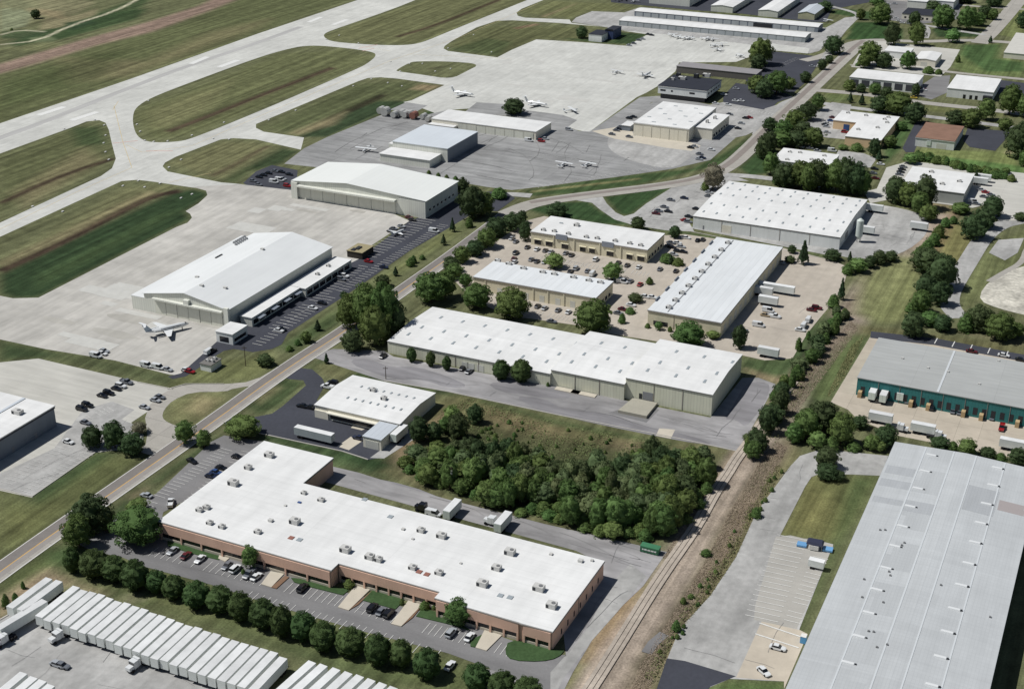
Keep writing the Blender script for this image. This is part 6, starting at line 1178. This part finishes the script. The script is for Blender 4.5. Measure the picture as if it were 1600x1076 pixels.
def jet(px,py,yaw,L_,label,col='white',group='parked aircraft'):
    x,y=U(px,py); root=empty('business_jet',(x,y,ZL[0]),R(yaw),label,'aircraft',group); p=mat('aircraft_white',(228,230,230),.35,spec=.5); r=L_*.055; zc=L_*.11
    g=MB(); rings=[]
    for t,rr,dz in ((-.5,.12,.5),(-.42,.45,.35),(-.3,.8,.12),(-.15,1,0),(.25,1,0),(.38,.88,-.02),(.46,.55,-.12),(.5,.12,-.25)):
        rings.append([(t*L_,math.cos(a*math.pi/6)*r*rr,zc+dz*r+math.sin(a*math.pi/6)*r*rr) for a in range(12)])
    g.loft(rings); g.build('fuselage',p,root,smooth=True)
    for s in (-1,1):
        MB().add([(.12*L_,s*r*.6,zc-r*.6),(-.1*L_,s*r*.6,zc-r*.6),(-.16*L_,s*L_*.45,zc-r*.1),(-.08*L_,s*L_*.45,zc-r*.1),(.12*L_,s*r*.6,zc-r*.4),(-.1*L_,s*r*.6,zc-r*.4),(-.16*L_,s*L_*.45,zc),(-.08*L_,s*L_*.45,zc)],[(0,1,2,3),(7,6,5,4),(0,4,5,1),(1,5,6,2),(2,6,7,3),(3,7,4,0)]).build('wing',p,root)
        e=MB().tube((-.33*L_,s*r*1.5,zc+r*.5),(-.17*L_,s*r*1.5,zc+r*.5),r*.36,r*.46,10).build('engine',p,root); MB().tube((-.171*L_,s*r*1.5,zc+r*.5),(-.166*L_,s*r*1.5,zc+r*.5),r*.36,r*.36,10).build('intake',dark_m,e)
        MB().tube((-.05*L_,s*r*1.6,0),(-.05*L_,s*r*1.6,zc-r*.5),r*.2,r*.15,6).build('landing_gear',tyre,root)
    MB().tube((.34*L_,0,0),(.34*L_,0,zc-r*.5),r*.2,r*.12,6).build('landing_gear',tyre,root)
    tz=zc+L_*.2
    MB().add([(-.33*L_,-.08,zc+r*.6),(-.49*L_,-.08,zc+r*.6),(-.55*L_,-.08,tz),(-.47*L_,-.08,tz),(-.33*L_,.08,zc+r*.6),(-.49*L_,.08,zc+r*.6),(-.55*L_,.08,tz),(-.47*L_,.08,tz)],[(0,1,2,3),(7,6,5,4),(0,4,5,1),(1,5,6,2),(2,6,7,3),(3,7,4,0)]).build('tail_fin',mat('aircraft_pale_blue',(176,192,206),.4) if col=='blue' else p,root)
    MB().add([(-.45*L_,0,tz),(-.53*L_,0,tz),(-.57*L_,.17*L_,tz),(-.53*L_,.17*L_,tz),(-.57*L_,-.17*L_,tz),(-.53*L_,-.17*L_,tz)],[(0,1,2,3),(0,5,4,1)]).add([(-.45*L_,0,tz+.12),(-.53*L_,0,tz+.12),(-.57*L_,.17*L_,tz+.12),(-.53*L_,.17*L_,tz+.12),(-.57*L_,-.17*L_,tz+.12),(-.53*L_,-.17*L_,tz+.12)],[(3,2,1,0),(1,4,5,0)]).build('tailplane',p,root)
    MB().box(.4*L_,.44*L_,-r*.5,r*.5,zc+r*.35,zc+r*.62).build('cockpit_window',cglass,root)
    for s in (-1,1): MB().box(-.1*L_,.3*L_,s*r*.96-.03,s*r*.96+.05,zc+r*.15,zc+r*.4).build('cabin_windows',cglass,root)
def prop(px,py,yaw,label,L_=8,group='small aircraft on the aprons'):
    x,y=U(px,py); root=empty('light_aircraft',(x,y,ZL[0]),R(yaw),label,'aircraft',group); p=mat('aircraft_white',(228,230,230),.35)
    g=MB(); g.loft([[(t*L_,math.cos(a*math.pi/4)*rr,1.25+math.sin(a*math.pi/4)*rr*1.1) for a in range(8)] for t,rr in ((-.5,.12),(-.2,.4),(.05,.62),(.3,.55),(.45,.3),(.48,.1))]); g.build('fuselage',p,root,smooth=True)
    MB().box(-.02*L_+.3,.16*L_+.3,-L_*.62,L_*.62,1.9,2.02).build('wing',p,root); MB().box(-.52*L_,-.42*L_,-L_*.22,L_*.22,1.35,1.43).build('tailplane',p,root)
    MB().box(-.54*L_,-.42*L_,-.05,.05,1.3,2.6,tx=.1).build('tail_fin',p,root); MB().box(.12*L_,.2*L_,-.5,.5,1.55,1.88).build('windscreen',cglass,root)
    for a,b in ((.05*L_,1),(.05*L_,-1),(.38*L_,0)): MB().tube((a,b,0),(a,b*.4,1),.14,.08,6).build('wheel_strut',tyre,root)
    MB().box(.485*L_,.49*L_,-.9,.9,1.15,1.3).build('propeller',dark_m,root)
jet(262,520,34,19,'large white jet with pale blue tail before the large hangar','blue')
jet(723,150,-28,17,'white jet with dark wing stripe left of the apron tree')
jet(838,166,-30,17,'white jet just right of the apron tree')
prop(892,175,20,'small white twin aircraft beside the two parked jets',10)
prop(573,236,-110,'white twin aircraft parked alone left of the pale grey-roofed hangar',11)
prop(880,260,60,'white aircraft, left of the pair before the round apron',9); prop(917,260,60,'white aircraft, right of the pair before the round apron',9)
jet(1010,120,60,15,'white jet parked near the black-roofed terminal'); prop(963,115,50,'small white aircraft alone mid-apron near the terminal',9)
jet(622,366,50,10,'small white jet parked beside the hangar car park strip')
for i,(a,b) in enumerate(((1050,57),(1058,60),(1069,62),(1078,62),(1102,63),(1113,64))): prop(a,b,rnd.uniform(0,360),f"small white aircraft, {ORD[i+1]} from left in the line by the T-hangars",8)
for i,(a,b) in enumerate(((1116,74),(1122,80),(1127,72),(1156,90))): prop(a,b,rnd.uniform(0,360),f"small aircraft, {ORD[i+1]} from left in the cluster above the terminal",8)
for i,(a,b) in enumerate(((966,2),(978,1),(990,4))): prop(a,b,rnd.uniform(0,360),f"small aircraft, {ORD[i+1]} from left at the top of the dark lot",8)
cars('at the apron edge by the control house',[(983,70,'silver','A'),(990,67,'grey','A'),(998,62,'grey','A'),(1004,60,'silver','A'),(1013,53,'black','A'),(1018,54,'black','A')])
prop(1293,35,40,'small white aircraft on the grass beside the T-hangar row',8)
# round tanks and clutter by the asphalt apron
for i,(a,b,r_) in enumerate(((596,178,2.2),(603,181,2.6),(617,184,2.0),(628,182,2),(634,184,2),(641,183,2),(647,186,2.2),(662,186,1.6),(670,190,1.6))):
    x,y=U(a,b); c='rust brown' if i==6 else 'grey'; d=empty('storage_tank',(x,y,ZL[0]),Bd,f"{c} fuel tank, {ORD[i+1]} from left in the line behind the asphalt apron",'tank','fuel tanks behind the asphalt apron')
    m_=mat('tank_paint',(186,186,182),.5,[mid]) if i!=6 else mat('tank_rust',(140,96,84),.7,[mid])
    MB().tube((-2.6,0,r_+.3),(2.6,0,r_+.3),r_,r_,14).build('shell',m_,d); MB().box(-1.8,-1.4,-r_*.7,r_*.7,0,.8).box(1.4,1.8,-r_*.7,r_*.7,0,.8).build('saddle',steel,d)
# runway edge lights / sign boxes in the grass
LT=[(148,188),(163,196),(165,212),(162,224),(165,238),(170,250),(214,195),(219,206),(232,158),(226,220),(240,222),(262,221),(300,212),(350,192),(100,202),(51,323),(98,331),(192,291),(216,283),(250,287),(226,293),(300,304),(283,310),(552,135),(580,124),(510,62),(530,56),(560,68),(462,173),(420,188),(610,97),(640,100),(660,100),(680,112),(704,108),(625,112),(628,135),(606,130),(700,76),(768,82),(740,55),(333,217),(358,218),(283,250),(264,262)]
bx_=MB().box(-.7,.7,-.45,.45,0,.5).mesh('edge_light_box'); bx_.materials.append(wmark)
EZ={}
def ezone(a,b):
    if a<205 and b<262: return 'left of the first taxiway link'
    if a<410 and b<225: return 'around the long grass island'
    if a<345: return 'along the lower edge of the left taxiway'
    if b<160 and a>490: return 'around the far taxiway islands'
    return 'near the apron entrances'
for q in sorted(LT): EZ.setdefault(ezone(*q),[]).append(q)
for i,(a,b) in enumerate(LT):
    o=link('edge_light',bx_,None,None,(*U(a,b),0),Bd); l_=EZ[ezone(a,b)]; setp(o,f"small white light box, {ORD[l_.index((a,b))+1]} from the left {ezone(a,b)}",'light','light boxes beside the taxiways')
print('objects',len(bpy.data.objects))
